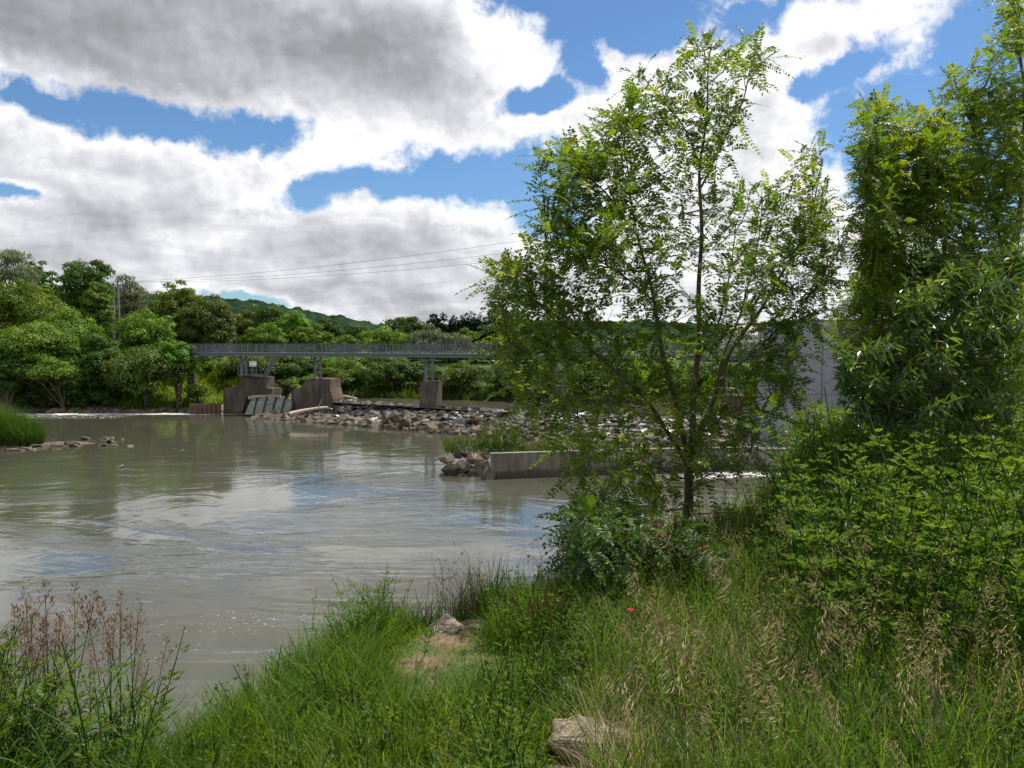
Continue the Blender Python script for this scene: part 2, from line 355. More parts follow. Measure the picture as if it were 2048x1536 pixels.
def groundmat():
    m, nt, b = newmat('soil_and_turf'); g = N(nt, 'ShaderNodeNewGeometry'); P = g.outputs['Position']
    n1 = noise(nt, P, .8, 8, .6, .5); n2 = noise(nt, P, 9, 6, .65); n3 = noise(nt, P, .05, 4, .5)
    soil = ramp(nt, n2.outputs[0], [(.3, (.07, .048, .03)), (.5, (.17, .125, .08)), (.7, (.30, .235, .165))])
    turf = ramp(nt, n2.outputs[0], [(.3, (.02, .045, .01)), (.55, (.05, .085, .018)), (.75, (.10, .12, .035))])
    sx = N(nt, 'ShaderNodeSeparateXYZ'); L(nt, P, sx.inputs[0])
    # bare soil near the water line, turf above
    hgt = mth(nt, 'ADD', sx.outputs[2], mth(nt, 'MULTIPLY', mth(nt, 'SUBTRACT', n1.outputs[0], .5), 2.4))
    k = maprange(nt, hgt, 1.6, 2.8)
    k = mth(nt, 'MULTIPLY', k, maprange(nt, n1.outputs[0], .30, .45, .1, 1))
    # trodden sandy patches of the path
    for cx, cy, r in ((-.36, 4.7, .19), (-.25, 5.1, .18), (-.5, 4.3, .14), (.4, 3.0, .35), (2.6, 7.2, .5)):
        dv = N(nt, 'ShaderNodeVectorMath', operation='DISTANCE'); L(nt, P, dv.inputs[0]); dv.inputs[1].default_value = (cx, cy, H(cx, cy))
        dd = mth(nt, 'ADD', dv.outputs['Value'], mth(nt, 'MULTIPLY', mth(nt, 'SUBTRACT', n2.outputs[0], .5), .7))
        k = mth(nt, 'MULTIPLY', k, maprange(nt, dd, r - .12, r + .12, 0, 1))
    L(nt, mixc(nt, k, soil, turf), b.inputs['Base Color']); b.inputs['Roughness'].default_value = .95; b.inputs['Specular IOR Level'].default_value = .1
    bp = N(nt, 'ShaderNodeBump'); bp.inputs['Strength'].default_value = .7; bp.inputs['Distance'].default_value = .05
    L(nt, n2.outputs[0], bp.inputs['Height']); L(nt, bp.outputs[0], b.inputs['Normal'])
    return m

# ------------------------------------------------------------------ terrain
def seg_sd(x, y, poly):
    """signed distance to an open polyline, positive on its right-hand side"""
    best = np.full(np.shape(x), 1e9); sg = np.ones(np.shape(x))
    for (ax, ay), (bx, by) in zip(poly[:-1], poly[1:]):
        dx, dy = bx - ax, by - ay; t = np.clip(((x - ax) * dx + (y - ay) * dy) / (dx * dx + dy * dy), 0, 1)
        qx, qy = x - ax - t * dx, y - ay - t * dy; d = np.hypot(qx, qy); cr = dy * qx - dx * qy
        sg = np.where(d < best - 1e-6, np.sign(cr), sg); best = np.minimum(best, d)
    return best * np.where(sg == 0, 1, sg)
CREST = [(-14, -14), (-6, -1), (-3.9, 1.9), (-2.9, 2.9), (-2.2, 2.8), (-1.8, 2.5), (-1.45, 2.5), (-1.27, 3.0), (-1.12, 3.7), (-.9, 4.4), (-.6, 5.1), (-.1, 5.35), (.35, 5.6), (.8, 6.2), (1.4, 7.4), (2.5, 8.9), (3.8, 10.8), (6.8, 16), (12.5, 26), (18.5, 35), (26, 43), (34, 56), (60, 75), (300, 120)]
FARSH = [(300, 150), (60, 96), (40, 86), (15, 84.5), (5, 86), (-5, 89), (-19, 94), (-24, 97), (-30, 98), (-34, 96), (-36, 91.5), (-45, 91.5), (-55, 92), (-66, 88), (-78, 66), (-130, 20), (-300, -80)]
LOWED = [(60, 40), (30, 57.5), (17.3, 60), (10.8, 61.5), (2.7, 64.7), (-5.4, 69), (-15.7, 76.5), (-24, 82), (-27, 84), (-28, 90)]
def smooth(t): t = np.clip(t, 0, 1); return t * t * (3 - 2 * t)
def height(x, y):
    x = np.asarray(x, float); y = np.asarray(y, float)
    z = np.full(np.broadcast(x, y).shape, -1.3)
    s = seg_sd(x, y, CREST)
    top = 6.42 - .05 * np.clip(y, 0, 14) + .05 * vnoise(x * 1.7, y * 1.7, 1) + .35 * smooth((x - 2.5) / 5) * smooth((s - .5) / 3)
    near = top - np.clip(-s, 0, 30) * 1.05 * (0.6 + .4 * smooth(-s / .8)) + .12 * vnoise(x, y, 5) * smooth(-s / 2)
    z = np.maximum(z, near)
    f = seg_sd(x, y, FARSH)
    far = -.25 + np.where(f > 0, 3.6 * smooth((f - .5) / 13) + .5 * smooth(f / 2.2), f * .5) + .25 * vnoise(x * .35, y * .35, 3) * smooth(f / 3)
    up = smooth((x + 37) / 4)      # upstream shore stands at the higher water
    far = far + 1.6 * up * (f > -6)
    z = np.maximum(z, np.where(f > -6, far, -1.3))
    l = seg_sd(x, y, LOWED)
    rp = -.55 + 1.85 * np.clip(l / 8.0, 0, 1) + .12 * vnoise(x * .9, y * .9, 8)
    z = np.maximum(z, np.where((l > 0) & (x > -29), rp, -1.3))
    g = np.hypot((x + 41.5) / 6.2, (y - 61) / 3.4); z = np.maximum(z, 1.5 - 1.9 * g)          # grassy islet on the left
    g2 = np.hypot((x + 35) / 6.5, (y - 62.5) / 1.6); z = np.maximum(z, .15 - .5 * g2)
    return z
def H(x, y): return float(height(np.array([x]), np.array([y]))[0])
M['ground'] = groundmat()
def axis(lo, hi, c, d0, gr, dmax):
    o = [c]; d = d0
    while o[-1] < hi: o.append(o[-1] + d); d = min(d * gr, dmax)
    p = [c]; d = d0
    while p[-1] > lo: p.append(p[-1] - d); d = min(d * gr, dmax)
    return np.array(p[:0:-1] + o)
def grid(xs, ys, zf):
    X, Y = np.meshgrid(xs, ys); Z = zf(X, Y); V = np.stack([X, Y, Z], -1).reshape(-1, 3)
    nx, ny = len(xs), len(ys); i = np.arange(ny - 1)[:, None] * nx + np.arange(nx - 1)[None]
    return V, np.stack([i, i + 1, i + nx + 1, i + nx], -1).reshape(-1, 4)
xs = axis(-420, 420, 1.0, .14, 1.022, 12); ys = axis(-40, 900, 5.0, .14, 1.022, 14)
mb = MB(); mb.add(*grid(xs, ys, height)); gobj = mb.build('ground', M['ground'], smooth=True); tag(gobj, kind='structure')
tag(gobj, 'grassy river bank ground with bare soil by the water')

# distant wooded hills
def hill_obj(name, lab, x0, x1, y0, y1, step, ridge, bumps=2.6):
    xs_ = np.arange(x0, x1, step); ys_ = np.arange(y0, y1, step * 1.3)
    def zf(X, Y):
        a = X / Y * FPX + 1024
        rz = np.interp(a, [r[0] for r in ridge], [(685 - r[1]) / FPX for r in ridge]) * (y0 + (y1 - y0) * .55) + CAMZ
        t = (Y - y0) / (y1 - y0); prof = smooth(t / .55)
        zz = 3 + (rz - 3) * prof
        return zz + bumps * (np.abs(np.sin(X * .21 + 1.3 * np.sin(Y * .13))) * np.abs(np.sin(Y * .19 + 1.1 * np.sin(X * .11))) - .3) * smooth(t * 4) + rng.normal(size=X.shape) * .75 * smooth(t * 4)
    m = MB(); m.add(*grid(xs_, ys_, zf)); o = m.build(name, M['hillwood'], smooth=False); tag(o, lab, kind='structure'); return o
m, nt, b = newmat('hill_woodland'); g_ = N(nt, 'ShaderNodeNewGeometry'); n_ = noise(nt, g_.outputs['Position'], .12, 6, .7); n2_ = noise(nt, g_.outputs['Position'], .015, 3, .5)
L(nt, ramp(nt, mth(nt, 'ADD', mth(nt, 'MULTIPLY', n_.outputs[0], .6), mth(nt, 'MULTIPLY', n2_.outputs[0], .4)), [(.35, (.010, .025, .016)), (.5, (.020, .043, .023)), (.68, (.045, .068, .034))]), b.inputs['Base Color']); b.inputs['Roughness'].default_value = 1; b.inputs['Specular IOR Level'].default_value = 0
M['hillwood'] = m
hill_obj('hill', 'wooded hill rising behind the left bank trees', -330, 30, 420, 640, 3.0, [(-400, 560), (250, 590), (400, 596), (460, 602), (520, 606), (600, 622), (690, 640), (760, 652), (900, 672), (1100, 690)])
hill_obj('hill', 'low wooded hills on the horizon behind the right end of the footbridge', -120, 420, 500, 760, 3.6, [(500, 690), (760, 660), (900, 652), (1020, 646), (1150, 648), (1300, 645), (1450, 652), (1600, 650), (1800, 655), (2100, 650)])

# ------------------------------------------------------------------ water
def watermat(name, base, foam_sparkle_bands=None, bscale=1.0, strength=1.0):
    m, nt, b = newmat(name); g = N(nt, 'ShaderNodeNewGeometry'); P = g.outputs['Position']
    sx = N(nt, 'ShaderNodeSeparateXYZ'); L(nt, P, sx.inputs[0])
    b.inputs['Roughness'].default_value = .06; b.inputs['IOR'].default_value = 1.62
    # currents: patches of ripple and of slick water
    mp = N(nt, 'ShaderNodeMapping'); L(nt, P, mp.inputs[0]); mp.inputs['Scale'].default_value = (.05, .13, 1); mp.inputs['Rotation'].default_value = (0, 0, R(-8))
    cur = noise(nt, mp.outputs[0], 1.0, 5, .55, 1.2)
    mp2 = N(nt, 'ShaderNodeMapping'); L(nt, P, mp2.inputs[0]); mp2.inputs['Scale'].default_value = (.38, 1.1, 1); mp2.inputs['Rotation'].default_value = (0, 0, R(-12))
    w1 = noise(nt, mp2.outputs[0], .8 * bscale, 5, .55, 1.0)
    w2 = noise(nt, mp2.outputs[0], 4.5 * bscale, 4, .55, .6)
    w3 = noise(nt, P, .28, 3, .5, 1.5)
    rip = maprange(nt, cur.outputs[0], .44, .60, .05, 1.0)
    fary = mth(nt, 'MULTIPLY', maprange(nt, sx.outputs[1], 12, 26, .5, 1.0), maprange(nt, sx.outputs[1], 32, 56, 1.0, .22))
    rip = mth(nt, 'MULTIPLY', rip, fary)
    hsum = mth(nt, 'ADD', mth(nt, 'MULTIPLY', w1.outputs[0], .55), mth(nt, 'MULTIPLY', w2.outputs[0], .10))
    hsum = mth(nt, 'ADD', mth(nt, 'MULTIPLY', hsum, rip), mth(nt, 'MULTIPLY', w3.outputs[0], .3))
    bp = N(nt, 'ShaderNodeBump'); bp.inputs['Strength'].default_value = strength; bp.inputs['Distance'].default_value = .09
    L(nt, hsum, bp.inputs['Height']); L(nt, bp.outputs[0], b.inputs['Normal'])
    # sediment colour varies slowly
    col = mixc(nt, maprange(nt, w3.outputs[0], .3, .7), base, tuple(v * 1.18 for v in base))
    # foam: drifting below the sluice, along the low wall and among the rapids; sparkles painted in as white flecks over a shoal near the bank
    fn = noise(nt, mp2.outputs[0], 3.2, 8, .72, .8); fn2 = noise(nt, P, 5.0, 6, .75, .3)
    def band(x0, x1, y0, y1, slope, xs_, soft=.8):
        """foam mask around the line y = ys + slope*(x-xs_)"""
        yy = mth(nt, 'SUBTRACT', sx.outputs[1], mth(nt, 'MULTIPLY', mth(nt, 'SUBTRACT', sx.outputs[0], xs_), slope))
        a = maprange(nt, yy, y0 - soft, y0 + soft); c = maprange(nt, yy, y1 + soft, y1 - soft)
        d = maprange(nt, sx.outputs[0], x0 - 2, x0 + 2); e = maprange(nt, sx.outputs[0], x1 + 1.5, x1 - 1.5)
        return mth(nt, 'MULTIPLY', mth(nt, 'MULTIPLY', a, c), mth(nt, 'MULTIPLY', d, e))
    foam_sparkle = None
    for args, thr in foam_sparkle_bands or []:
        src = fn2 if len(args) == 8 else fn
        k = mth(nt, 'MULTIPLY', band(*args[:7]), maprange(nt, src.outputs[0], thr, thr + .07))
        foam_sparkle = k if foam_sparkle is None else mth(nt, 'MAXIMUM', foam_sparkle, k)
    if foam_sparkle is not None:
        col = mixc(nt, foam_sparkle, col, (.78, .78, .76)); L(nt, mth(nt, 'ADD', mth(nt, 'MULTIPLY', foam_sparkle, .6), .06), b.inputs['Roughness'])
    L(nt, col, b.inputs['Base Color'])
    return m
M['water'] = watermat('river_water', (.060, .060, .042), [((-57, -27, 87.2, 89.4, .03, -40, .5), .44), ((-56, -42, 83, 88, .03, -40, 1.2), .54),
    ((10, 21, 46.0, 49, .22, 12, .6), .48), ((-10, -5.2, 21.6, 23.2, .12, -7.5, .7, 1), .61), ((-12, -6, 19.6, 21.2, .12, -8, .6, 1), .64), ((-30, 0, 56, 57, -.15, -10, .5), .60),
    ((15, 18.5, 51, 58, 0, 12, .8), .42)])
M['water_up'] = watermat('upstream_water', (.085, .078, .055), [], 1.4, .6)
mb = MB(); mb.add(*grid(np.linspace(-420, 420, 60), np.linspace(-40, 300, 40), lambda X, Y: np.zeros_like(X)))
# small swell as real relief in the near pool
o = mb.build('river_water', M['water'], smooth=True); tag(o, 'brown river water in the pool below the weir', kind='structure')
upl = [(-27.6, 96.5), (-27.6, 88.3), (-24, 87.5), (-18.6, 85), (-8.4, 78), (1.7, 72), (12, 69), (20, 67), (32, 66), (34, 60), (60, 76), (200, 110), (300, 160), (60, 102), (40, 92), (15, 90), (5, 92), (-5, 95), (-19, 100), (-24, 103)]
mb = MB(); mb.add([(x, y, 1.5) for x, y in upl], np.array([list(range(len(upl)))])); o = mb.build('upstream_water', M['water_up']); tag(o, 'still grey river water above the weir', kind='structure')

# ------------------------------------------------------------------ rocks
def rock_mesh(name, mat, seed, n=13, flat=.68, sub=0, rough=0.0):
    r = np.random.default_rng(seed); pts = norm(r.normal(size=(n, 3))) * (.8 + .3 * r.random((n, 1))) * np.array([1, .78, flat])
    bm = bmesh.new()
    for p in pts: bm.verts.new(p * .5)
    res = bmesh.ops.convex_hull(bm, input=bm.verts[:])
    junk = [v for v in bm.verts if not v.link_faces]
    bmesh.ops.delete(bm, geom=junk, context='VERTS')
    bmesh.ops.bevel(bm, geom=bm.edges[:], offset=.012, segments=1, affect='EDGES', profile=.5)
    if sub:
        bmesh.ops.triangulate(bm, faces=bm.faces[:])
        bmesh.ops.subdivide_edges(bm, edges=bm.edges[:], cuts=sub, use_grid_fill=True)
        for v in bm.verts:
            c = np.array(v.co); f = 7
            k = rough * (math.sin(c[0] * f * 1.7 + 3 * math.sin(c[1] * f) + seed) + math.sin(c[1] * f * 2.3 + 2 * math.sin(c[2] * f * 1.3)) + .6 * math.sin(c[2] * f * 4 + c[0] * f * 3) + r.normal() * .35)
            v.co += v.co.normalized() * k
    me = bpy.data.meshes.new(name); bm.to_mesh(me); bm.free(); me.materials.append(mat); return me
dry_m = [rock_mesh('riprap_boulder', M['rock'], 10 + i) for i in range(9)]
wet_m = [rock_mesh('wet_boulder', M['rock_wet'], 40 + i) for i in range(6)]
def put_rock(me, name, x, y, z, s, label, group=None, cat='boulder', sq=1.0):
    o = bpy.data.objects.new(name, me); C.objects.link(o); o.location = (float(x), float(y), float(z)); o.scale = (s, s * random.uniform(.8, 1.1), s * sq * random.uniform(.8, 1.15))
    o.rotation_euler = (random.uniform(-.45, .45), random.uniform(-.45, .45), random.uniform(0, 6.28)); return tag(o, label, cat, group)
def along(poly, t):
    P = np.array(poly, float); d = np.r_[0, np.cumsum(np.hypot(*np.diff(P, axis=0).T))]; t = np.asarray(t) * d[-1]
    return np.stack([np.interp(t, d, P[:, 0]), np.interp(t, d, P[:, 1])], -1)
LE = LOWED[2:-1]
# dry brown boulders along the foot of the weir: the ones that show largest are things
LED = [(17.3, 60), (10.8, 61.5), (2.7, 64.7), (-5.4, 69), (-15.7, 76.5), (-24, 82), (-27.3, 83.6)]
cnt = 0
for row, (off, sz, n) in enumerate([(-.3, .85, 90), (.4, .95, 85), (1.1, 1.0, 70), (1.9, 1.0, 60)]):
    for i in range(n):
        t = (i + random.uniform(.1, .9)) / n; x, y = along(LED, [t])[0]
        y += off + random.uniform(-.3, .3); x += random.uniform(-.2, .2) + off * .4
        if row == 2 and (t < .3 and random.random() < .5): continue
        s = sz * random.uniform(.8, 1.75); zone = ('near the stranded driftwood trunk' if x < -17 else 'between the driftwood trunk and the square pier' if x < -9 else 'below the square pier' if x < -3 else 'just left of the leafy tree' if x < 3.5 else 'behind the leafy tree'); z = max(H(x, y), -.2) + .12 * s + row * .07
        put_rock(random.choice(dry_m), 'riprap_boulder', x, y, z, s, 'brown riprap boulder ' + ['at the waterline', 'second line up', 'third line up', 'topmost line'][row] + ', ' + zone, 'riprap boulders along the foot of the weir'); cnt += 1
# heaped mounds (three places where the stones pile higher)
for (px, py, n, lab) in [(800, 842, 9, 'brown boulder heaped high on the middle of the weir left of the tree'), (960, 846, 7, 'brown boulder in the small pile under the footbridge piers on the rapids'), (1065, 862, 8, 'big brown boulder in the pile just left of the leafy tree')]:
    p = onz(px, py + 4, .5)
    for i in range(n):
        put_rock(random.choice(dry_m), 'riprap_boulder', p[0] + random.uniform(-1.4, 1.4), p[1] + random.uniform(-.6, .6), .5 + random.uniform(0, .75), random.uniform(1.0, 1.7), lab, 'boulders heaped on the weir')
# wet dark stones of the rapids: the larger ones individually, the small rubble as one mass
wet = MB(); tpl = []
for me in wet_m:
    tpl.append((np.array([v.co[:] for v in me.vertices]), [list(p.vertices) for p in me.polygons]))
k = 0
for i in range(1300):
    t = random.random(); x, y = along(LED[:-1], [t])[0]; u = random.uniform(2.0, 7.9); x += u * .35 + random.uniform(-.5, .5); y += u * .93
    s = random.uniform(.6, 1.7); z = H(x, y) + .16 + .1 * s
    if u > 6: z = min(z, 1.5)
    if i < 70 and u < 6:
        put_rock(random.choice(wet_m), 'wet_boulder', x, y, z + .1, s * 1.15, 'dark wet boulder in the rapids running down the weir', 'wet boulders in the rapids', sq=.8); continue
    V, Fs = random.choice(tpl); a = random.uniform(0, 6.28); cs, sn = math.cos(a), math.sin(a)
    VV = V @ np.array([[cs, sn, 0], [-sn, cs, 0], [0, 0, 1]]) * np.array([s, s, s * .6]) + np.array([x, y, z])
    by = {}
    for f in Fs: by.setdefault(len(f), []).append(f)
    first = True
    base = wet.n; wet.V.append(VV); wet.n += len(VV)
    for kk, fl in by.items(): wet.F.append(np.array(fl) + base); wet.A.append(np.full(len(fl), .5))
o = wet.build('weir_rubble', M['rock_wet']); tag(o, 'mass of small dark wet stones under the rapids of the weir', 'stones', kind='stuff')
# whitewater threads between the stones
m, nt, b = newmat('rapids_water'); g_ = N(nt, 'ShaderNodeNewGeometry'); n_ = noise(nt, g_.outputs['Position'], 2.5, 7, .7, .8)
L(nt, ramp(nt, n_.outputs[0], [(.5, (.07, .07, .062)), (.62, (.16, .17, .17)), (.72, (.55, .56, .56))]), b.inputs['Base Color']); b.inputs['Roughness'].default_value = .15
bp_ = N(nt, 'ShaderNodeBump'); bp_.inputs['Distance'].default_value = .3; L(nt, n_.outputs[0], bp_.inputs['Height']); L(nt, bp_.outputs[0], b.inputs['Normal']); M['rapids'] = m
mb = MB(); ts = np.linspace(0, 1, 90); us = np.linspace(1.6, 9.4, 26); base = along(LED[:-1], ts)
G = np.array([[(bx + u * .35, by + u * .93, 0) for bx, by in base] for u in us]); G[..., 2] = np.minimum(height(G[..., 0], G[..., 1]) + .16 + .10 * vnoise(G[..., 0] * 2, G[..., 1] * 2, 4), 1.53)
nx = len(ts); ii = np.arange(len(us) - 1)[:, None] * nx + np.arange(nx - 1)[None]
mb.add(G.reshape(-1, 3), np.stack([ii, ii + nx, ii + nx + 1, ii + 1], -1).reshape(-1, 4)); o = mb.build('rapids_water', M['rapids'], smooth=True); tag(o, 'thin fast water spilling between the weir stones', kind='structure')

# left bank stones and the spit
for i in range(150):
    px = 90 + 350 * (i + random.random()) / 150; row = random.choice([0, 0, 1, 2, 3, 4]); p = onz(px, 823.5, 0.05)
    y = p[1] + row * .55 - .3; x = p[0]; s = random.uniform(.7, 1.7)
    put_rock(random.choice(dry_m), 'bank_stone', x, y, max(H(x, y), -.1) + .1 * s, s, 'brown stone on the shore under the left bank trees', 'stones along the left shore', 'stone', .7)
for i in range(46):
    px = random.choice([random.uniform(5, 120), random.uniform(100, 285)]); py = 899 - (px / 285) * 22 + random.uniform(-6, 4) if px < 120 else random.uniform(876, 893) - (px - 200) * .02
    p = onz(px, py, .05); s = random.uniform(.5, 1.3) * (1.2 if px < 240 else .6)
    put_rock(random.choice(dry_m), 'spit_stone', p[0], p[1], .02, s, 'flat brown stone on the spit running out from the grassy islet', 'stones of the spit', 'stone', .4)
for px, py, s, lab in [(327, 918, .75, 'dark stone standing out of the water alone in mid river'), (382, 917, .35, 'tiny dark stone in mid river, right of a larger one'), (240, 935, .6, 'low dark stone awash in the river below the stone spit')]:
    p = onz(px, py, 0); put_rock(wet_m[1], 'river_stone', p[0], p[1], 0.02, s, lab, None, 'stone', .7)
# boulders at the end of the low wall
for px, py, s, lab in [(893, 926, 1.0, 'brown boulder at the left tip of the heap beside the low wall'), (905, 940, 1.2, 'brown boulder at the waterline left of the low wall'), (928, 936, 1.15, 'pale brown boulder facing the river beside the low wall'), (948, 924, 1.3, 'brown boulder on top of the heap left of the low wall'),
                       (965, 938, 1.1, 'dark boulder tucked beside the end of the low wall'), (975, 947, 1.0, 'grey boulder leaning on the corner of the low wall'), (935, 915, 1.1, 'brown boulder under weeds behind the heap by the low wall'), (970, 918, 1.2, 'shaded boulder behind the corner of the low wall'), (915, 917, .8, 'small boulder under weeds at the back left of the heap')]:
    p = onz(px, py + 4, .15); put_rock(random.choice(dry_m), 'boulder', p[0], p[1], .22 + (945 - py) * .014, s * 1.35, lab, None, 'boulder', 1.0)
# stones around the outlet on the right
for i in range(22):
    p = onz(1440 + 110 * random.random(), random.uniform(872, 889), .5); put_rock(random.choice(dry_m), 'outlet_stone', p[0], p[1], .7, random.uniform(.7, 1.2), 'brown stone behind the low wall near the concrete outlet', 'stones by the concrete outlet', 'stone', .8)

# driftwood
def log(name, p, q, r, label):
    e = empty(name, p, label, 'driftwood'); P = [np.array(p) + (np.array(q) - np.array(p)) * t + np.array([0, 0, .12 * math.sin(t * 3.1)]) for t in np.linspace(0, 1, 9)]
    m_ = MB(); tube(m_, P, [r * (1 - .45 * t) * (1 + .08 * math.sin(9 * t)) for t in np.linspace(0, 1, 9)], 9, cap=True); m_.build('log_trunk', M['wood'], e, True)
    m_ = MB(); tube(m_, [P[6], P[6] + np.array([.3, -.3, .5]), P[6] + np.array([.5, -.4, 1.0])], [.07, .05, .02], 6); m_.build('branch_stub', M['wood'], e, True)
log('driftwood_log', onz(577, 829, .9), onz(655, 815, 1.35), .24, 'long pale driftwood trunk lying on the rocks right of the sluice')
log('driftwood_log', at(497, 796, 86.9), at(560, 793, 87.3), .22, 'pale log caught on top of the sluice gate')
log('driftwood_log', onz(668, 793, 1.8), onz(715, 799, 1.6), .28, 'pale trunk stranded above the weir right of the second pier')

# ------------------------------------------------------------------ footbridge and piers
A0 = np.array([-41.0, 94.7]); A1 = np.array([22.0, 70.0]); A2 = np.array([18.9, 52.6])
ZR, ZD, ZB, ZK = 7.84, 6.90, 6.46, 0.9
bridge = empty('footbridge', (A0[0], A0[1], ZD), 'long grey steel footbridge with picket railings spanning the whole weir', 'footbridge')
bu = (A1 - A0) / np.linalg.norm(A1 - A0); bn = np.array([-bu[1], bu[0]])
if bn[1] > 0: bn = -bn      # towards the camera
LB = np.linalg.norm(A1 - A0)
def bp3(s, o, z): q = A0 + bu * s + bn * o; return np.array([q[0], q[1], z])
mb = MB(); beam(mb, bp3(0, 0, ZD - .06), bp3(LB + .6, 0, ZD - .06), 1.5, .10); mb.build('deck', M['girder'], bridge)
for sg in (-1, 1):
    mb = MB(); beam(mb, bp3(0, .62 * sg, (ZD + ZB) / 2 - .06), bp3(LB + .4, .62 * sg, (ZD + ZB) / 2 - .06), .06, .36)
    beam(mb, bp3(0, .62 * sg, ZB + .02), bp3(LB + .4, .62 * sg, ZB + .02), .24, .035); beam(mb, bp3(0, .66 * sg, ZD - .13), bp3(LB + .4, .66 * sg, ZD - .13), .24, .03)
    mb.build('girder', M['girder'], bridge)
def railing(p0, p1, z0, z1, parent, step=.17, post=2.0):
    d = p1 - p0; ln = np.linalg.norm(d); d = d / ln; m_ = MB(); P = lambda s, z: np.array([p0[0] + d[0] * s, p0[1] + d[1] * s, z])
    beam(m_, P(0, z1), P(ln, z1), .06, .05); beam(m_, P(0, z0 + .12), P(ln, z0 + .12), .04, .04)
    rz = math.atan2(d[1], d[0])
    for s in np.arange(step / 2, ln, step): box(m_, P(s, (z0 + .12 + z1) / 2), (.035, .025, z1 - z0 - .14), rz)
    r_ = m_.build('railing', M['steel'], parent)
    m_ = MB()
    for s in np.arange(.05, ln, post): box(m_, P(s, (z0 - .1 + z1) / 2), (.08, .08, z1 - z0 + .1), rz)
    m_.build('railing_posts', M['steel'], r_, loc=np.array(parent.location))
    return r_
for sg in (-1, 1): railing(A0 + bn * .72 * sg, A1 + bn * .72 * sg, ZD, ZR, bridge)
# the bend that runs towards the powerhouse
cu = (A2 - A1) / np.linalg.norm(A2 - A1); cn = np.array([-cu[1], cu[0]])
mb = MB(); beam(mb, [*A1, ZD - .062], [*A2, ZD - .062], 1.5, .10); mb.build('deck', M['girder'], bridge)
for sg in (-1, 1):
    p, q = A1 + cn * .62 * sg, A2 + cn * .62 * sg
    mb = MB(); beam(mb, [*p, (ZD + ZB) / 2 - .06], [*q, (ZD + ZB) / 2 - .06], .06, .36); beam(mb, [*p, ZB + .02], [*q, ZB + .02], .24, .035); mb.build('girder', M['girder'], bridge)
    railing(A1 + cn * .72 * sg, A2 + cn * .72 * sg, ZD, ZR, bridge)
def trestle(px, ztop_pier, wdt=1.1):
    """two steel columns and a tie standing on a pier, under the deck"""
    a = (px - 1024) / FPX; s = (a * A0[1] - A0[0]) / (bu[0] - a * bu[1])
    q = A0 + bu * s
    for k in (-1, 1):
        mb = MB(); c = q + bn * .3 * k + bu * .58 * k
        box(mb, (c[0], c[1], (ztop_pier + ZB) / 2), (.20, .20, ZB - ztop_pier), math.atan2(bu[1], bu[0])); box(mb, (c[0], c[1], ztop_pier + .03), (.42, .42, .06), math.atan2(bu[1], bu[0]))
        mb.build('column', M['steel'], bridge)
    mb = MB()
    for f in (.45, .72):
        beam(mb, [*(q + bn * .3 + bu * .58), ztop_pier + (ZB - ztop_pier) * f], [*(q - bn * .3 - bu * .58), ztop_pier + (ZB - ztop_pier) * f], .10, .10)
    mb.build('brace', M['steel'], bridge)
    return q
def pier_profile(name, label, pts, Yc, depth, mat='conc_pier', skew=.35):
    """pts: photo outline of the river-facing side, measured at distance Yc; the body runs `depth` m back"""
    e = empty(name, (at(pts[0][0], pts[0][1], Yc)[0], Yc, 0), label, 'bridge pier')
    P = [at(x, y, Yc) for x, y in pts]
    P = [np.array([p[0], p[1] - (p[0] - P[0][0]) * skew, p[2]]) for p in P]
    m_ = MB(); prism(m_, P, (depth * .25, depth, 0)); m_.build('pier_body', M[mat], e)
    return e
# first pier (with the low nose on the left)
q1 = trestle(487, at(487, 753, 88)[2]); q2 = trestle(636, at(640, 757, 86)[2]); q3 = trestle(858, at(858, 763, 80.6)[2])
q4 = trestle(1122, at(1122, 772, 77)[2]); q5 = trestle(1466, at(1466, 790, 72)[2])
e1 = pier_profile('bridge_pier', 'stained concrete sluice pier with a low nose, left of the falling water', [(447, 829), (447, 776), (466, 775), (474, 770), (481, 762), (484, 753), (528, 754), (529, 776), (544, 777), (544, 792), (495, 794), (484, 829)], 88.2, 2.4, skew=.12)
m_ = MB(); p = at(446, 810, 88.0)
for i in range(7): box(m_, (p[0] - 3.6 + i * .52, 88.1 - i * .02, .55), (.40, .3, 1.2))
m_.build('sheet_piling', M['redbrown'], e1)
e2 = pier_profile('bridge_pier', 'stained concrete pier with a sloping nose, right of the falling water', [(582, 829), (582, 783), (590, 779), (600, 775), (612, 764), (621, 757), (661, 758), (662, 777), (668, 797), (668, 829)], 86.2, 2.6, skew=.12)
e3 = pier_profile('bridge_pier', 'square concrete pier standing alone on the rock weir left of the tree', [(839, 822), (840, 763), (874, 762), (874, 822)], 80.6, 1.6, skew=.2)
e4 = pier_profile('bridge_pier', 'concrete pier half hidden by the left boughs of the leafy tree', [(1104, 834), (1105, 772), (1140, 772), (1140, 834)], 76.5, 1.6, skew=.2)
e5 = pier_profile('bridge_pier', 'concrete pier seen behind the right boughs of the leafy tree', [(1450, 850), (1450, 790), (1484, 790), (1484, 850)], 71.2, 1.6, skew=.2)
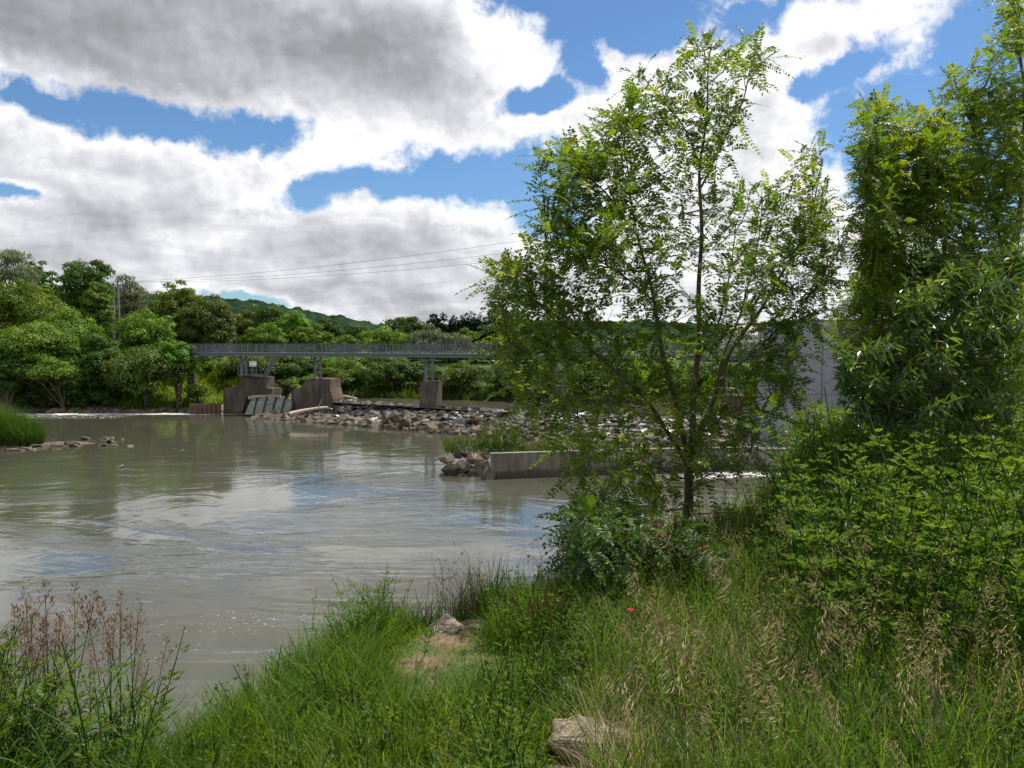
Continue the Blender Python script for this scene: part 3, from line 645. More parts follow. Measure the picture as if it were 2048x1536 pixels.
# work platform, cabinet and railing on the first pier
pp = at(485, 752, 87.8); zc = pp[2] + .05
plat = empty('service_platform', (pp[0], pp[1], zc), 'steel service platform with white control box on top of the sluice pier', 'platform')
mb = MB(); w = 88 / FPX
box(mb, (pp[0] + 1.2, pp[1] + .2, zc + .06), (3.0, 1.8, .12)); mb.build('grating', M['darksteel'], plat)
mb = MB()
for i in range(6): box(mb, (pp[0] - .25 + i * .5, pp[1] - .65, zc + .62), (.05, .05, 1.0))
for z in (.6, 1.1): beam(mb, (pp[0] - .25, pp[1] - .65, zc + z), (pp[0] + 2.25, pp[1] - .65, zc + z), .05, .05)
mb.build('handrail', M['steel'], plat)
mb = MB(); box(mb, (pp[0] + 1.15, pp[1] + .1, zc + 1.25), (.62, .4, .5)); box(mb, (pp[0] + 1.15, pp[1] + .1, zc + 1.52), (.72, .5, .05)); cbx = mb.build('control_box', M['white'], plat)
mb = MB(); box(mb, (pp[0] + 1.15, pp[1] + .1, zc + .56), (.1, .1, .88)); mb.build('box_stand', M['steel'], plat)
# sluice gate, its lattice arm and the falling water
gate = empty('sluice_gate', at(535, 800, 87.6), 'flap sluice gate with dark splitter posts and a raised lattice arm', 'sluice gate')
m_ = MB(); P0 = at(500, 797, 87.2); P1 = at(583, 797, 86.8)
prism(m_, [P0, P1, P1 + [0, 0, -.25], P0 + [0, 0, -.25]], (0, .8, 0)); m_.build('gate_sill', M['darksteel'], gate)
for i in range(5):
    x = 516 + i * 18.5; m_ = MB(); a = at(x, 795, 87.0 - i * .1); b_ = at(x - 9, 829, 85.4 - i * .1); beam(m_, a, b_, .17, .35); m_.build('splitter_post', M['darksteel'], gate)
m_ = MB(); a0, b0 = at(524, 755, 87.2), at(548, 713, 87.6)
for dx in (0, .42):
    beam(m_, a0 + [dx, 0, 0], b0 + [dx, 0, 0], .09, .09); beam(m_, a0 + [dx, .45, 0], b0 + [dx, .45, 0], .09, .09)
for i in range(11):
    t = i / 10; pq = a0 + (b0 - a0) * t; beam(m_, pq, pq + [.42, 0, .0], .05, .05)
    if i < 10: pr = a0 + (b0 - a0) * (t + .1); beam(m_, pq, pr + [.42, 0, 0], .04, .04)
m_.build('lattice_arm', M['steel'], gate)
m_ = MB(); beam(m_, at(526, 753, 87.0), at(499, 794, 86.9), .16, .16); m_.build('lifting_rod', M['darksteel'], gate)
m, nt, b = newmat('falling_water'); g_ = N(nt, 'ShaderNodeNewGeometry'); mp = N(nt, 'ShaderNodeMapping'); L(nt, g_.outputs['Position'], mp.inputs[0]); mp.inputs['Scale'].default_value = (1, .4, .12)
n_ = noise(nt, mp.outputs[0], 9, 5, .6); L(nt, ramp(nt, n_.outputs[0], [(.35, (.12, .12, .085)), (.55, (.25, .245, .19)), (.75, (.6, .6, .54))]), b.inputs['Base Color']); b.inputs['Roughness'].default_value = .85; M['fall'] = m
m_ = MB(); rows = []
for t in np.linspace(0, 1, 9):
    a = at(504 - 14 * t, 796 + 33 * t ** 1.25, 87.1 - 1.7 * t); b_ = at(586 - 4 * t, 796 + 33 * t ** 1.25, 86.7 - 1.7 * t); rows.append([a + (b_ - a) * u for u in np.linspace(0, 1, 30)])
G = np.array(rows); nx = 30; ii = np.arange(8)[:, None] * nx + np.arange(nx - 1)[None]
m_.add(G.reshape(-1, 3), np.stack([ii, ii + nx, ii + nx + 1, ii + 1], -1).reshape(-1, 4)); o = m_.build('falling_water', M['fall'], smooth=True); tag(o, 'curtain of water falling over the sluice gate', kind='structure')
# fence posts by the second pier
fe = empty('handrail_frame', at(668, 790, 86), 'small steel handrail frame at the right side of the second pier', 'handrail')
m_ = MB(); a = at(664, 779, 86); b_ = at(676, 779, 86.2); beam(m_, a, b_, .05, .05); beam(m_, b_, at(676, 793, 86.2), .05, .05); beam(m_, at(664, 786, 86), at(676, 786, 86.2), .04, .04); m_.build('rail', M['steel'], fe)

# abutment steps at the left end of the bridge
st = empty('bridge_stairs', at(384, 760, 95), 'dark stone abutment under the left end of the footbridge', 'abutment')
m_ = MB(); p = at(384, 775, 94.6)
for i in range(9): box(m_, (p[0] + .05 * (i % 2), p[1], 1.6 + i * .52), (.9, .9, .46))
m_.build('stone_stack', M['conc_pier'], st)

# low concrete wall and platform
lw = empty('low_wall', onz(1000, 957, 0), 'long low weathered concrete wall along the water, boulders at its left end', 'low wall')
wl = [onz(983, 957, 0)[:2], onz(1250, 947, 0)[:2], onz(1516, 941, 0)[:2]]
m_ = MB(); T = 1.42
for i in range(2):
    p, q = wl[i], wl[i + 1]; d = (q - p) / np.linalg.norm(q - p); nrm_ = np.array([-d[1], d[0]])
    n_seg = 3
    for j in range(n_seg):
        a = p + (q - p) * (j / n_seg) + d * .012; b_ = p + (q - p) * ((j + 1) / n_seg) - d * .012
        prism(m_, [[*a, -1], [*b_, -1], [*b_, T], [*a, T]], (nrm_[0] * .4, nrm_[1] * .4, 0))
m_.build('wall_body', M['conc_wall'], lw)
m_ = MB(); p, q = wl[0], wl[1]
for i in range(2):
    p, q = wl[i], wl[i + 1]; d = (q - p) / np.linalg.norm(q - p); nrm_ = np.array([-d[1], d[0]])
    c0 = p - nrm_ * .03 - (d * .03 if i == 0 else 0); c1 = q - nrm_ * .03
    prism(m_, [[*c0, T + .003], [*c1, T + .003], [*c1, T + .06], [*c0, T + .06]], (nrm_[0] * .46, nrm_[1] * .46, 0))
m_.build('wall_coping', M['conc_wall'], lw)
# outlet apron + powerhouse wall
ap = empty('outlet_apron', onz(1560, 941, 0), 'flat concrete outlet apron in front of the tall grey wall', 'concrete apron')
a_ = wl[2] + [.02, 0]; b2_ = np.array([a_[0] + 6.5, a_[1] - 1.6])
m_ = MB(); prism(m_, [[*a_, -1], [*b2_, -1], [b2_[0] + .5, b2_[1] + 6.4, -1], [a_[0] + .4, a_[1] + 5.4, -1]], (0, 0, 1 + T - .02)); m_.build('apron_slab', M['conc_wall'], ap)
m_ = MB(); c = onz(1560, 884, T)
prism(m_, [[c[0] - 1.0, c[1] + .2, T - .01], [c[0] + 1.1, c[1] + .2, T - .01], [c[0] + 1.1, c[1] + .2, T + .75]], (0.2, .5, 0)); m_.build('ramp_wall', M['conc_wall'], ap)
ph = empty('powerhouse', (19.0, 52.4, T), 'tall plain grey concrete wall of the powerhouse behind the right bushes', 'building')
X0 = at(1588, 800, 52.4)[0]; ztop = at(1650, 643, 52.4)[2]
m_ = MB(); box(m_, (X0 + 6, 52.4 + 4, (ztop + -.5) / 2), (12, 8, ztop + .5)); m_.build('wall', M['conc_new'], ph)
m_ = MB()
zj = at(1650, 789, 52.4)[2]; box(m_, (X0 + 6.0, 52.392, zj), (12, .012, .035))
for px in (1645, 1713, 1782): box(m_, (at(px, 700, 52.4)[0], 52.389, (ztop + T) / 2), (.03, .016, ztop - T - .02))
m_.build('formwork_joint', M['conc_joint'], ph)
m_ = MB(); box(m_, (X0 + 6, 52.4 + 4, ztop + .06), (12.1, 8.1, .12)); m_.build('coping', M['conc_wall'], ph)
# pale house far behind
hs_ = empty('farmhouse', at(1520, 690, 190), 'pale far house glimpsed through the right boughs of the tree', 'house')
p = at(1520, 700, 190); m_ = MB(); box(m_, (p[0], 190, 6.2), (17, 9, 7)); m_.build('wall', M['render'], hs_)
m_ = MB(); prism(m_, [[p[0] - 9, 185, 9.7], [p[0] - 9, 195, 9.7], [p[0] - 9, 190, 12.2]], (18, 0, 0)); m_.build('roof', M['roof'], hs_)
for i in range(5):
    m_ = MB(); box(m_, (p[0] - 6.4 + i * 3.2, 185.47, 7.4), (1.1, .08, 1.3)); m_.build('window', M['glass'], hs_)

# utility pole and lines
def pole(px, ytop, D, zb, lab):
    t_ = at(px, ytop, D); e = empty('utility_pole', (t_[0], t_[1], zb), lab, 'utility pole')
    m_ = MB()
    for dx in (-.35, .35): tube(m_, [(t_[0] + dx * 1.5, t_[1], zb), (t_[0] + dx, t_[1], t_[2])], [.2, .14], 8, cap=True)
    m_.build('pole_leg', M['poletimber'], e, True)
    m_ = MB(); beam(m_, t_ + [-1.5, 0, -.3], t_ + [2.1, 0, -.45], .16, .18); beam(m_, t_ + [-.4, 0, -1.6], t_ + [.4, 0, -1.6], .1, .1); m_.build('crossarm', M['poletimber'], e)
    for k in (-1.3, .3, 1.9):
        m_ = MB(); tube(m_, [t_ + [k, 0, -.3], t_ + [k, 0, .1]], [.09, .05], 8, cap=True); m_.build('insulator', M['darksteel'], e)
    return t_
pt = pole(231, 565, 128, 4, 'grey twin leg utility pole rising among the left bank trees')
p2 = np.array([72.0, 56.0, 27.0])
def wire(k, dz, lab):
    a = pt + [[-1.3, .3, 1.9][k], 0, .05]; b_ = p2 + [0, [-1.3, 0, 1.3][k] * 2, dz]
    P = [a + (b_ - a) * t - np.array([0, 0, 4 * 3.4 * t * (1 - t)]) for t in np.linspace(0, 1, 60)]
    m_ = MB(); tube(m_, P, .017, 4); o = m_.build('power_line', M['cable'], loc=a, smooth=True); tag(o, lab, 'power line', 'overhead lines from the utility pole')
wire(0, 2.0, 'topmost of the three thin overhead lines crossing the sky'); wire(1, 0, 'middle one of the three thin overhead lines'); wire(2, -1.4, 'lowest of the three thin overhead lines')

# ------------------------------------------------------------------ background trees
def crown_pts(rx, ry, zb, zt, nclump, clump, nleaf, shape='round'):
    cz, hz = (zb + zt) / 2, (zt - zb) / 2
    d = rdir(nclump); d[:, 2] = d[:, 2] * .9 + .08; d = norm(d); ph = rng.random(4) * 6.28
    az_ = np.arctan2(d[:, 1], d[:, 0]); wob = 1 + .10 * np.sin(az_ * 2 + ph[0]) + .08 * np.sin(az_ * 3 + d[:, 2] * 4 + ph[1])
    rr = (.38 + .50 * rng.random(nclump) ** .6) * wob
    c = d * rr[:, None] * np.array([rx, ry, hz]) + [0, 0, cz]
    cr = clump * rx * (.75 + .5 * rng.random(nclump))
    if shape == 'cone':
        t = np.sort(rng.random(nclump)); a = rng.random(nclump) * 6.28; k = rx * (1 - t) ** .8
        c = np.stack([np.cos(a) * k * .75, np.sin(a) * k * .75, zb + (zt - zb) * t], -1); cr = np.maximum(rx * .42 * (1 - t) ** .7, rx * .10)
    if shape != 'cone':
        for ax, (lo, hi) in enumerate(((-rx, rx), (-ry, ry), (zb, zt))):
            k_ = cr * (1 if ax < 2 else .72); a0, a1 = (c[:, ax] - k_).min(), (c[:, ax] + k_).max()
            c[:, ax] = lo + k_.mean() + (c[:, ax] - k_ - a0) / max(a1 - a0, .01) * (hi - lo)
    w = cr ** 2; idx = rng.choice(nclump, nleaf, p=w / w.sum())
    out_ = 1 + .4 * (rng.random(nleaf) < .14) * rng.random(nleaf)
    e = rdir(nleaf); e[:, 2] = np.where(e[:, 2] < -.3, -e[:, 2] * .6, e[:, 2]); e = norm(e)
    r = cr[idx] * (.62 + .46 * rng.random(nleaf)) * out_
    sq = np.array([1, 1, .72 if shape != 'cone' else 1.3])
    return c[idx] + e * r[:, None] * sq, e, c, cr, idx
NTH = 'first second third fourth fifth sixth seventh eighth ninth tenth eleventh twelfth thirteenth fourteenth fifteenth sixteenth seventeenth eighteenth nineteenth twentieth twenty-first'.split()
def tree(px, ytop, wpx, D, kind, name, label, ybot=None, depth=.85, leaf=None, dens=1.0, group=None, cat='tree'):
    top = at(px, ytop, D); x, y = top[0], D; zg = H(x, y) - .1
    rx = wpx / 2 / FPX * D * 1.12; ht = top[2] - zg
    zb = zg + ht * .04 if ybot is None else max(at(px, ybot, D)[2], zg + .2)
    zt = top[2] - .25
    e = empty(name, (x, y, zg), label, cat, group)
    ls = (leaf or .24) * (D / 95) ** .6
    area = rx * (zt - zb) * 4
    n = int(min(max(area * 90 / (ls / .27) ** 2, 4000), 24000) * dens)
    shape = 'cone' if kind == 'conifer' else 'round'
    nc = int(np.clip(area * .9, 34, 150)) if shape == 'round' else 60
    p, dr, cc, cr, idx = crown_pts(rx, rx * depth, zb, zt, nc, .23, n, shape)
    p = p + [x, y, 0]
    m_ = MB(); sh = .28 + .45 * rng.random(len(cc))
    a = np.clip(sh[idx] + rng.normal(size=n) * .16, 0, 1)
    if kind == 'willow':
        dd = norm(dr * .4 + rdir(n) * .4 + [0, 0, -.8]); leaves(m_, p, dd, norm(dr + rdir(n) * .6), ls * 1.5 * (.7 + .6 * rng.random(n)), ls * .42, a, DIA_V, DIA_F)
    elif kind == 'conifer':
        dd = norm(dr * [1, 1, .3] + rdir(n) * .4 + [0, 0, .15]); leaves(m_, p, dd, norm(rdir(n) + [0, 0, .8]), ls * 1.7 * (.6 + .6 * rng.random(n)), ls * .6, a, DIA_V, DIA_F)
    else:
        dd = norm(np.cross(dr, rdir(n)) + [0, 0, -.25]); leaves(m_, p, dd, norm(dr + rdir(n) * .55 + [0, 0, .35]), ls * (.8 + .7 * rng.random(n)), ls * (.75 + .3 * rng.random(n)), a, DIA_V, DIA_F)
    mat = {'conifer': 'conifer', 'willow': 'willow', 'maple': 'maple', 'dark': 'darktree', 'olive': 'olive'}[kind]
    m_.build('crown', M[mat], e)
    m_ = MB(); tr = max(.05 * ht * .5, .1); tz = zb + (zt - zb) * .75
    if kind == 'conifer': tz = zt - .2
    P = [np.array([x + .25 * math.sin(i * 1.3 + px), y, zg - .3 + (tz - zg + .3) * i / 6]) for i in range(7)]
    tube(m_, P, [tr * (1.15 - .95 * i / 6) for i in range(7)], 8); m_.build('trunk', M['bark'], e, True)
    m_ = MB()
    if kind != 'conifer':
        for j in rng.choice(len(cc), 12 if nc > 30 else 7, replace=False):
            q = cc[j] + [x, y, 0]; k = rng.integers(1, 5); s = P[k]
            tube(m_, [s, s + (q - s) * .5 + [0, 0, .12 * np.linalg.norm(q - s)], q], [tr * .5, tr * .3, tr * .1], 5)
        m_.build('limb', M['bark'], e, True)
    return e
BT = [
 (20, 487, 110, 118, 'willow', 'willow_tree', 'pale grey green willow at the far left edge, its top against the cloud', None),
 (72, 517, 85, 124, 'dark', 'deciduous_tree', 'dark tree with a ragged top just right of the leftmost willow', None),
 (40, 548, 150, 104, 'maple', 'deciduous_tree', 'broad bright green tree filling the left edge of the left bank', None),
 (163, 510, 108, 116, 'dark', 'deciduous_tree', 'tall tree with a narrow raised top left of the utility pole', 690),
 (195, 556, 70, 113, 'maple', 'deciduous_tree', 'upright tree directly left of the utility pole', 700),
 (252, 543, 84, 134, 'willow', 'willow_tree', 'greyish willow standing behind the utility pole', None),
 (130, 612, 150, 100, 'maple', 'deciduous_tree', 'bright tree in the second row between the left edge and the pole', None),
 (285, 612, 118, 104, 'maple', 'deciduous_tree', 'yellowish green tree with flower tufts below the utility pole', None),
 (350, 558, 110, 122, 'maple', 'deciduous_tree', 'dome shaped bright tree above the left end of the footbridge', None),
 (412, 582, 105, 116, 'olive', 'deciduous_tree', 'olive green rounded tree just right of the dome shaped one', None),
 (320, 640, 90, 128, 'olive', 'deciduous_tree', 'olive tree in shade behind the left end of the bridge railing', None),
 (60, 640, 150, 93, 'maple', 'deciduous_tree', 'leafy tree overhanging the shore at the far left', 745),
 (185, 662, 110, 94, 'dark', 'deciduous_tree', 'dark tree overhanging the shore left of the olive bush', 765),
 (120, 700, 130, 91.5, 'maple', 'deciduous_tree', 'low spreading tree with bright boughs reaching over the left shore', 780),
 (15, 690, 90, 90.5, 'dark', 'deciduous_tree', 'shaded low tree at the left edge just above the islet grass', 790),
 (288, 690, 170, 92.8, 'olive', 'shrub', 'big round olive bush on the left shore in front of the bridge end', 800),
 (356, 674, 78, 92.5, 'maple', 'deciduous_tree', 'small bright sapling hiding the left end of the footbridge', 775),
 (395, 762, 42, 93, 'maple', 'shrub', 'small bright green shrub at the foot of the stone abutment', 797),
 (492, 603, 80, 135, 'olive', 'birch_tree', 'thin topped birch behind the railing above the sluice pier', None),
 (545, 603, 95, 132, 'dark', 'deciduous_tree', 'wooded crown rising behind the railing right of the birch', None),
 (590, 618, 80, 128, 'maple', 'deciduous_tree', 'bright tree behind the railing between the first two piers', None),
 (528, 640, 90, 118, 'maple', 'deciduous_tree', 'lower bright tree directly behind the railing above the gate arm', None),
 (625, 645, 80, 117, 'maple', 'deciduous_tree', 'low rounded tree behind the railing above the second pier', None),
 (653, 628, 62, 136, 'dark', 'deciduous_tree', 'dark narrow tree right of the second pier standing tall', None),
 (690, 664, 60, 124, 'maple', 'deciduous_tree', 'small light tree behind the railing right of the second pier', None),
 (712, 646, 46, 260, 'dark', 'spruce_tree', 'grey far spruce showing in the skyline gap', None),
 (738, 652, 60, 250, 'dark', 'deciduous_tree', 'far grey tree right of the spruce in the skyline gap', None),
 (775, 650, 105, 118, 'maple', 'deciduous_tree', 'bright round tree behind the railing left of the square pier', None),
 (815, 629, 80, 132, 'dark', 'deciduous_tree', 'dark domed tree topping the skyline left of the conifers', None),
 (858, 643, 78, 116, 'willow', 'willow_tree', 'pale willow behind the railing above the square pier', 800),
 (905, 660, 78, 114, 'willow', 'willow_tree', 'lower pale willow right above the square pier and its columns', 800),
 (930, 651, 54, 122, 'maple', 'deciduous_tree', 'small bright tree in front of the dark conifers', None),
 (990, 672, 80, 118, 'maple', 'deciduous_tree', 'low tree in front of the conifers beside the boughs of the leafy tree', None),
 (1060, 665, 100, 120, 'olive', 'deciduous_tree', 'olive tree behind the left boughs of the leafy tree', None),
 (1150, 668, 110, 118, 'maple', 'deciduous_tree', 'rounded tree behind the middle of the leafy tree, left part', None),
 (1250, 675, 120, 122, 'dark', 'deciduous_tree', 'dark tree behind the middle of the leafy tree', None),
 (1350, 680, 120, 118, 'maple', 'deciduous_tree', 'green tree directly behind the trunk of the leafy tree', None),
 (1450, 700, 110, 112, 'dark', 'deciduous_tree', 'dark tree under the bridge line right of the leafy trunk', None),
 (1545, 705, 110, 104, 'olive', 'deciduous_tree', 'shaded tree beside the left edge of the tall grey wall', None),
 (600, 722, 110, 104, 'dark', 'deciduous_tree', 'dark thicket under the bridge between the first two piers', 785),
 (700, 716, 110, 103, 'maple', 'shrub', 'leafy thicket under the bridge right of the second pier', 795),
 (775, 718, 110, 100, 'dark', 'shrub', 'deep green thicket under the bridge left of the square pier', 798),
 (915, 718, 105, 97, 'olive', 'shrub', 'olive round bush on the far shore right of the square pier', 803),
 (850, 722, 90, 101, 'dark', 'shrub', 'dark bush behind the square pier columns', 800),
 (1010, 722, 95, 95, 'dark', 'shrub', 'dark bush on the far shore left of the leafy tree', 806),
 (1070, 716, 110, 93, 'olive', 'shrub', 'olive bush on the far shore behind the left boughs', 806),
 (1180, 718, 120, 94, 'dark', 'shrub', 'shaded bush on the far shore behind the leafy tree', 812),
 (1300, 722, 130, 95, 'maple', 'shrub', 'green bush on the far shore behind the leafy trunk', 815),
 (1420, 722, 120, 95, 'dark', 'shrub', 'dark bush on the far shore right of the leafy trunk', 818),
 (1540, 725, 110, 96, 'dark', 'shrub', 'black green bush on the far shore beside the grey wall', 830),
 (610, 740, 60, 99, 'maple', 'shrub', 'bright shrub between the piers above the falling water', 790),
 (570, 752, 40, 97, 'olive', 'shrub', 'small reedy shrub between the piers at the pool edge', 792),
]
for i in range(-4, 17):
    tree(570 + i * 62 + random.uniform(-14, 14), random.uniform(704, 722), random.uniform(95, 125), 106 + random.uniform(-3, 3), random.choice(['dark', 'dark', 'olive', 'maple']), 'thicket_shrub', NTH[i + 4] + ' shrub from the left in the thicket seen under the footbridge', None, group='thicket along the far shore', cat='shrub')
for i in range(9):
    tree(8 + i * 27 + random.uniform(-8, 8), random.uniform(742, 778) + max(0, i - 10) * 4, random.uniform(50, 80), 92.6 + random.uniform(-.4, 2), random.choice(['dark', 'dark', 'olive']), 'thicket_shrub', NTH[i] + ' shaded low shrub from the left edge along the left shore', None, group='low shrubs along the left shore', cat='shrub')
for (px, yt, w, D, kind, nm, lab, yb) in BT:
    if nm == 'shrub' and px > 560: D -= 5
    tree(px, yt, w, D, kind, nm, lab, yb, group=None, cat='shrub' if nm == 'shrub' else 'tree')
cl = ['leftmost', 'second from the left', 'third from the left', 'fourth from the left', 'fifth from the left', 'sixth from the left', 'seventh from the left', 'eighth from the left', 'ninth and rightmost']
for i, (px, yt, w) in enumerate([(868, 636, 34), (888, 633, 32), (908, 640, 30), (928, 634, 34), (946, 631, 36), (962, 636, 32), (984, 627, 38), (1006, 626, 40), (1030, 630, 38)]):
    tree(px, yt - 5, w * 1.9, 142, 'conifer', 'conifer_tree', cl[i] + ' of the dark conifers in the row right of the pale willow', None, leaf=.3, group='row of dark conifers')
# reeds and bank herbs on far shores: uncountable
def scatter_blades(name, label, pts, h0, h1, w, mat, n, lean=.3, kindcat='grass'):
    """pts: (x,y,z) array of roots"""
    m_ = MB(); blades(m_, pts, h0 + (h1 - h0) * rng.random(len(pts)), w, lean); o = m_.build(name, M[mat]); return tag(o, label, kindcat, kind='stuff')
def blades(m_, P, h, w, lean=.3, a=None, seg=3):
    n = len(P); az_ = rng.random(n) * 6.283; dv = np.stack([np.cos(az_), np.sin(az_), np.zeros(n)], -1)
    ln_ = lean * (.3 + rng.random(n)) * h; face = az_ + np.pi / 2 + rng.normal(size=n) * .5; sv = np.stack([np.cos(face), np.sin(face), np.zeros(n)], -1)
    t = np.linspace(0, 1, seg + 1); V = []
    for k in t:
        c = P + dv * (ln_ * k ** 2)[:, None] + np.array([0, 0, 1]) * (h * (k - .25 * (ln_ / h) * k ** 2))[:, None]
        ww = (np.broadcast_to(w, (n,)) * .5 * (1 - k ** 2 * .93))[:, None]
        V += [c - sv * ww, c + sv * ww]
    V = np.stack(V, 1); b0 = (np.arange(n) * (2 * seg + 2))[:, None, None]
    F = np.array([[2 * i, 2 * i + 1, 2 * i + 3, 2 * i + 2] for i in range(seg)])[None] + b0
    a = np.clip(rng.random(n), 0, 1) if a is None else a
    m_.add(V.reshape(-1, 3), F.reshape(-1, 4), np.repeat(a, seg))
def pos(x, y, dz=0): return np.stack([x, y, height(x, y) + dz], -1)
n = 9000; t = rng.random(n); q = along([(40, 86), (15, 84.5), (5, 86), (-5, 89), (-19, 94), (-24, 97)], t); x = q[:, 0] + rng.normal(size=n) * .4; y = q[:, 1] + rng.random(n) ** 1.2 * 4
scatter_blades('reeds', 'belt of green reeds along the far shore above the weir', pos(x, y), .3, 1.1, .12, 'darktree', n, .5, 'reeds')
n = 16000; x = -34.5 - rng.random(n) * 12; y = 92.5 + rng.random(n) * 14
scatter_blades('bank_grass', 'bright grass and weeds on the slope left of the sluice pier', pos(x, y), .5, 1.3, .13, 'grass', n, .6)
n = 14000; x = rng.random(n) * 90 - 85; y = 95 + rng.random(n) * 10
scatter_blades('bank_undergrowth', 'dark undergrowth beneath the left bank trees', pos(x[x < -45], y[x < -45]), .6, 1.6, .2, 'darktree', n, .6, 'undergrowth')
# islet of tall grass on the left
n = 17000; r_ = rng.random(n) ** .5; a_r = rng.random(n) * 6.283; x = -41.5 + np.cos(a_r) * r_ * 4.9; y = 61 + np.sin(a_r) * r_ * 2.2
m_ = MB(); hh = (1.5 + 1.3 * rng.random(n)) * (1 - .35 * r_ ** 3); blades(m_, pos(x, y, -.05), hh * (.7 + .5 * rng.random(n)), .04, .7, a=np.clip(.35 + .25 * vnoise(x * 1.5, y * 1.5, 2) + rng.normal(size=n) * .15, 0, 1)); o = m_.build('islet_grass', M['reedleaf']); tag(o, 'tall green grass covering the islet at the left edge', 'grass', kind='stuff')
# plants on the low wall
def weedy(name, label, px0, px1, n, D0, zr, hgt, mat='herb', cat='weeds'):
    m_ = MB(); npl = n; X = []; 
    for i in range(npl):
        px = random.uniform(px0, px1); p = at(px, 900, D0 + random.uniform(-.3, 1.6)); b_ = np.array([p[0], p[1], zr - .1])
        hh = hgt * random.uniform(.45, 1.1); tip = b_ + [random.uniform(-.4, .4), random.uniform(-.3, .3), hh]
        tube(m_, [b_, (b_ + tip) / 2 + [0, 0, .08], tip], [.012, .01, .004], 4, .3)
        k = 26; t_ = rng.random(k) ** .7; pp_ = b_ + (tip - b_) * t_[:, None] + rng.normal(size=(k, 3)) * .05
        leaves(m_, pp_, norm(rdir(k) + [0, 0, .2]), rdir(k) + [0, 0, 1.2], .14 * (.6 + .8 * rng.random(k)), .04, np.clip(rng.random(k), 0, 1))
    o = m_.build(name, M[mat]); return tag(o, label, cat, kind='stuff')
weedy('wall_weeds', 'green weeds on the boulders and end of the low wall', 890, 1050, 130, 47.5, 1.35, 1.1)
weedy('wall_weeds', 'taller weeds rising behind the left end of the low wall', 955, 1040, 60, 48.0, 1.6, 1.9)
weedy('wall_weeds', 'yellowish weeds along the back of the low wall', 1040, 1250, 130, 48.0, 1.35, .75, 'olive')

# ------------------------------------------------------------------ near trees
def resample(P, step=.06):
    P = np.array(P, float); d = np.r_[0, np.cumsum(np.linalg.norm(np.diff(P, axis=0), axis=1))]; n = max(int(d[-1] / step), 3)
    # smooth by cubic-ish interpolation
    t = np.linspace(0, d[-1], n); Q = np.stack([np.interp(t, d, P[:, i]) for i in range(3)], -1)
    for _ in range(3): Q[1:-1] = (Q[:-2] + 2 * Q[1:-1] + Q[2:]) / 4
    return Q
def compound(m_, m_r, base, d, Ln, shade, npair=9, droop=.35, lw=.019, ll=.046):
    """pinnate leaves: N leaves, each with npair pairs of leaflets and one at the tip"""
    n = len(base); d = norm(d); up = np.array([0, 0, 1.0]); side = norm(np.cross(d, up) + 1e-4); roll = rng.normal(size=n) * .45
    nr = norm(np.cross(side, d)); sd_ = norm(side * np.cos(roll)[:, None] + nr * np.sin(roll)[:, None])
    dr_ = droop * (.4 + 1.0 * rng.random(n))
    cur = lambda t: base + d * (Ln * t)[:, None] - up * (dr_ * Ln * t ** 2)[:, None]
    for i in range(npair + 1):
        t = (.2 + .8 * i / npair); c = cur(np.full(n, t)); tg = norm(d - up * (2 * dr_ * t)[:, None])
        for s in ((-1, 1) if i < npair else (0,)):
            dd = norm(sd_ * s * .95 + tg * .35 + rng.normal(size=(n, 3)) * .13) if s else tg
            nn = norm(np.cross(sd_, tg) + rng.normal(size=(n, 3)) * .35 + 0)
            k = ll * (.8 + .35 * rng.random(n)) * np.minimum(Ln / .26, 1.15) * (.72 + .28 * math.sin(math.pi * min(t * 1.0, .9)))
            leaves(m_, c, dd, nn, k, lw * (.9 + .2 * rng.random(n)) * np.minimum(Ln / .26, 1.15), np.clip(shade + rng.normal(size=n) * .08, 0, 1))
    # rachis as thin strips
    T = np.linspace(0, 1, 4); V = []
    for t in T:
        c = cur(np.full(n, t)); V += [c - sd_ * .0016, c + sd_ * .0016]
    V = np.stack(V, 1); F = np.array([[2 * i, 2 * i + 1, 2 * i + 3, 2 * i + 2] for i in range(3)])[None] + (np.arange(n) * 8)[:, None, None]
    m_.add(V.reshape(-1, 3), F.reshape(-1, 4), np.repeat(shade, 3))
def lanceo(m_, base, d, Ln, shade, w=.26):
    n = len(base); c = d * .9 + [0, 0, -.25] + rng.normal(size=(n, 3)) * .25
    V = np.array([[0, 0, 0], [-.5, .3, .05], [-.3, .72, -.02], [0, 1, -.14], [.3, .72, -.02], [.5, .3, .05]])
    leaves(m_, base, norm(c), norm(rdir(n) * .6 + [0, 0, 1]), Ln, Ln * w, np.clip(shade + rng.normal(size=n) * .1, 0, 1), V)
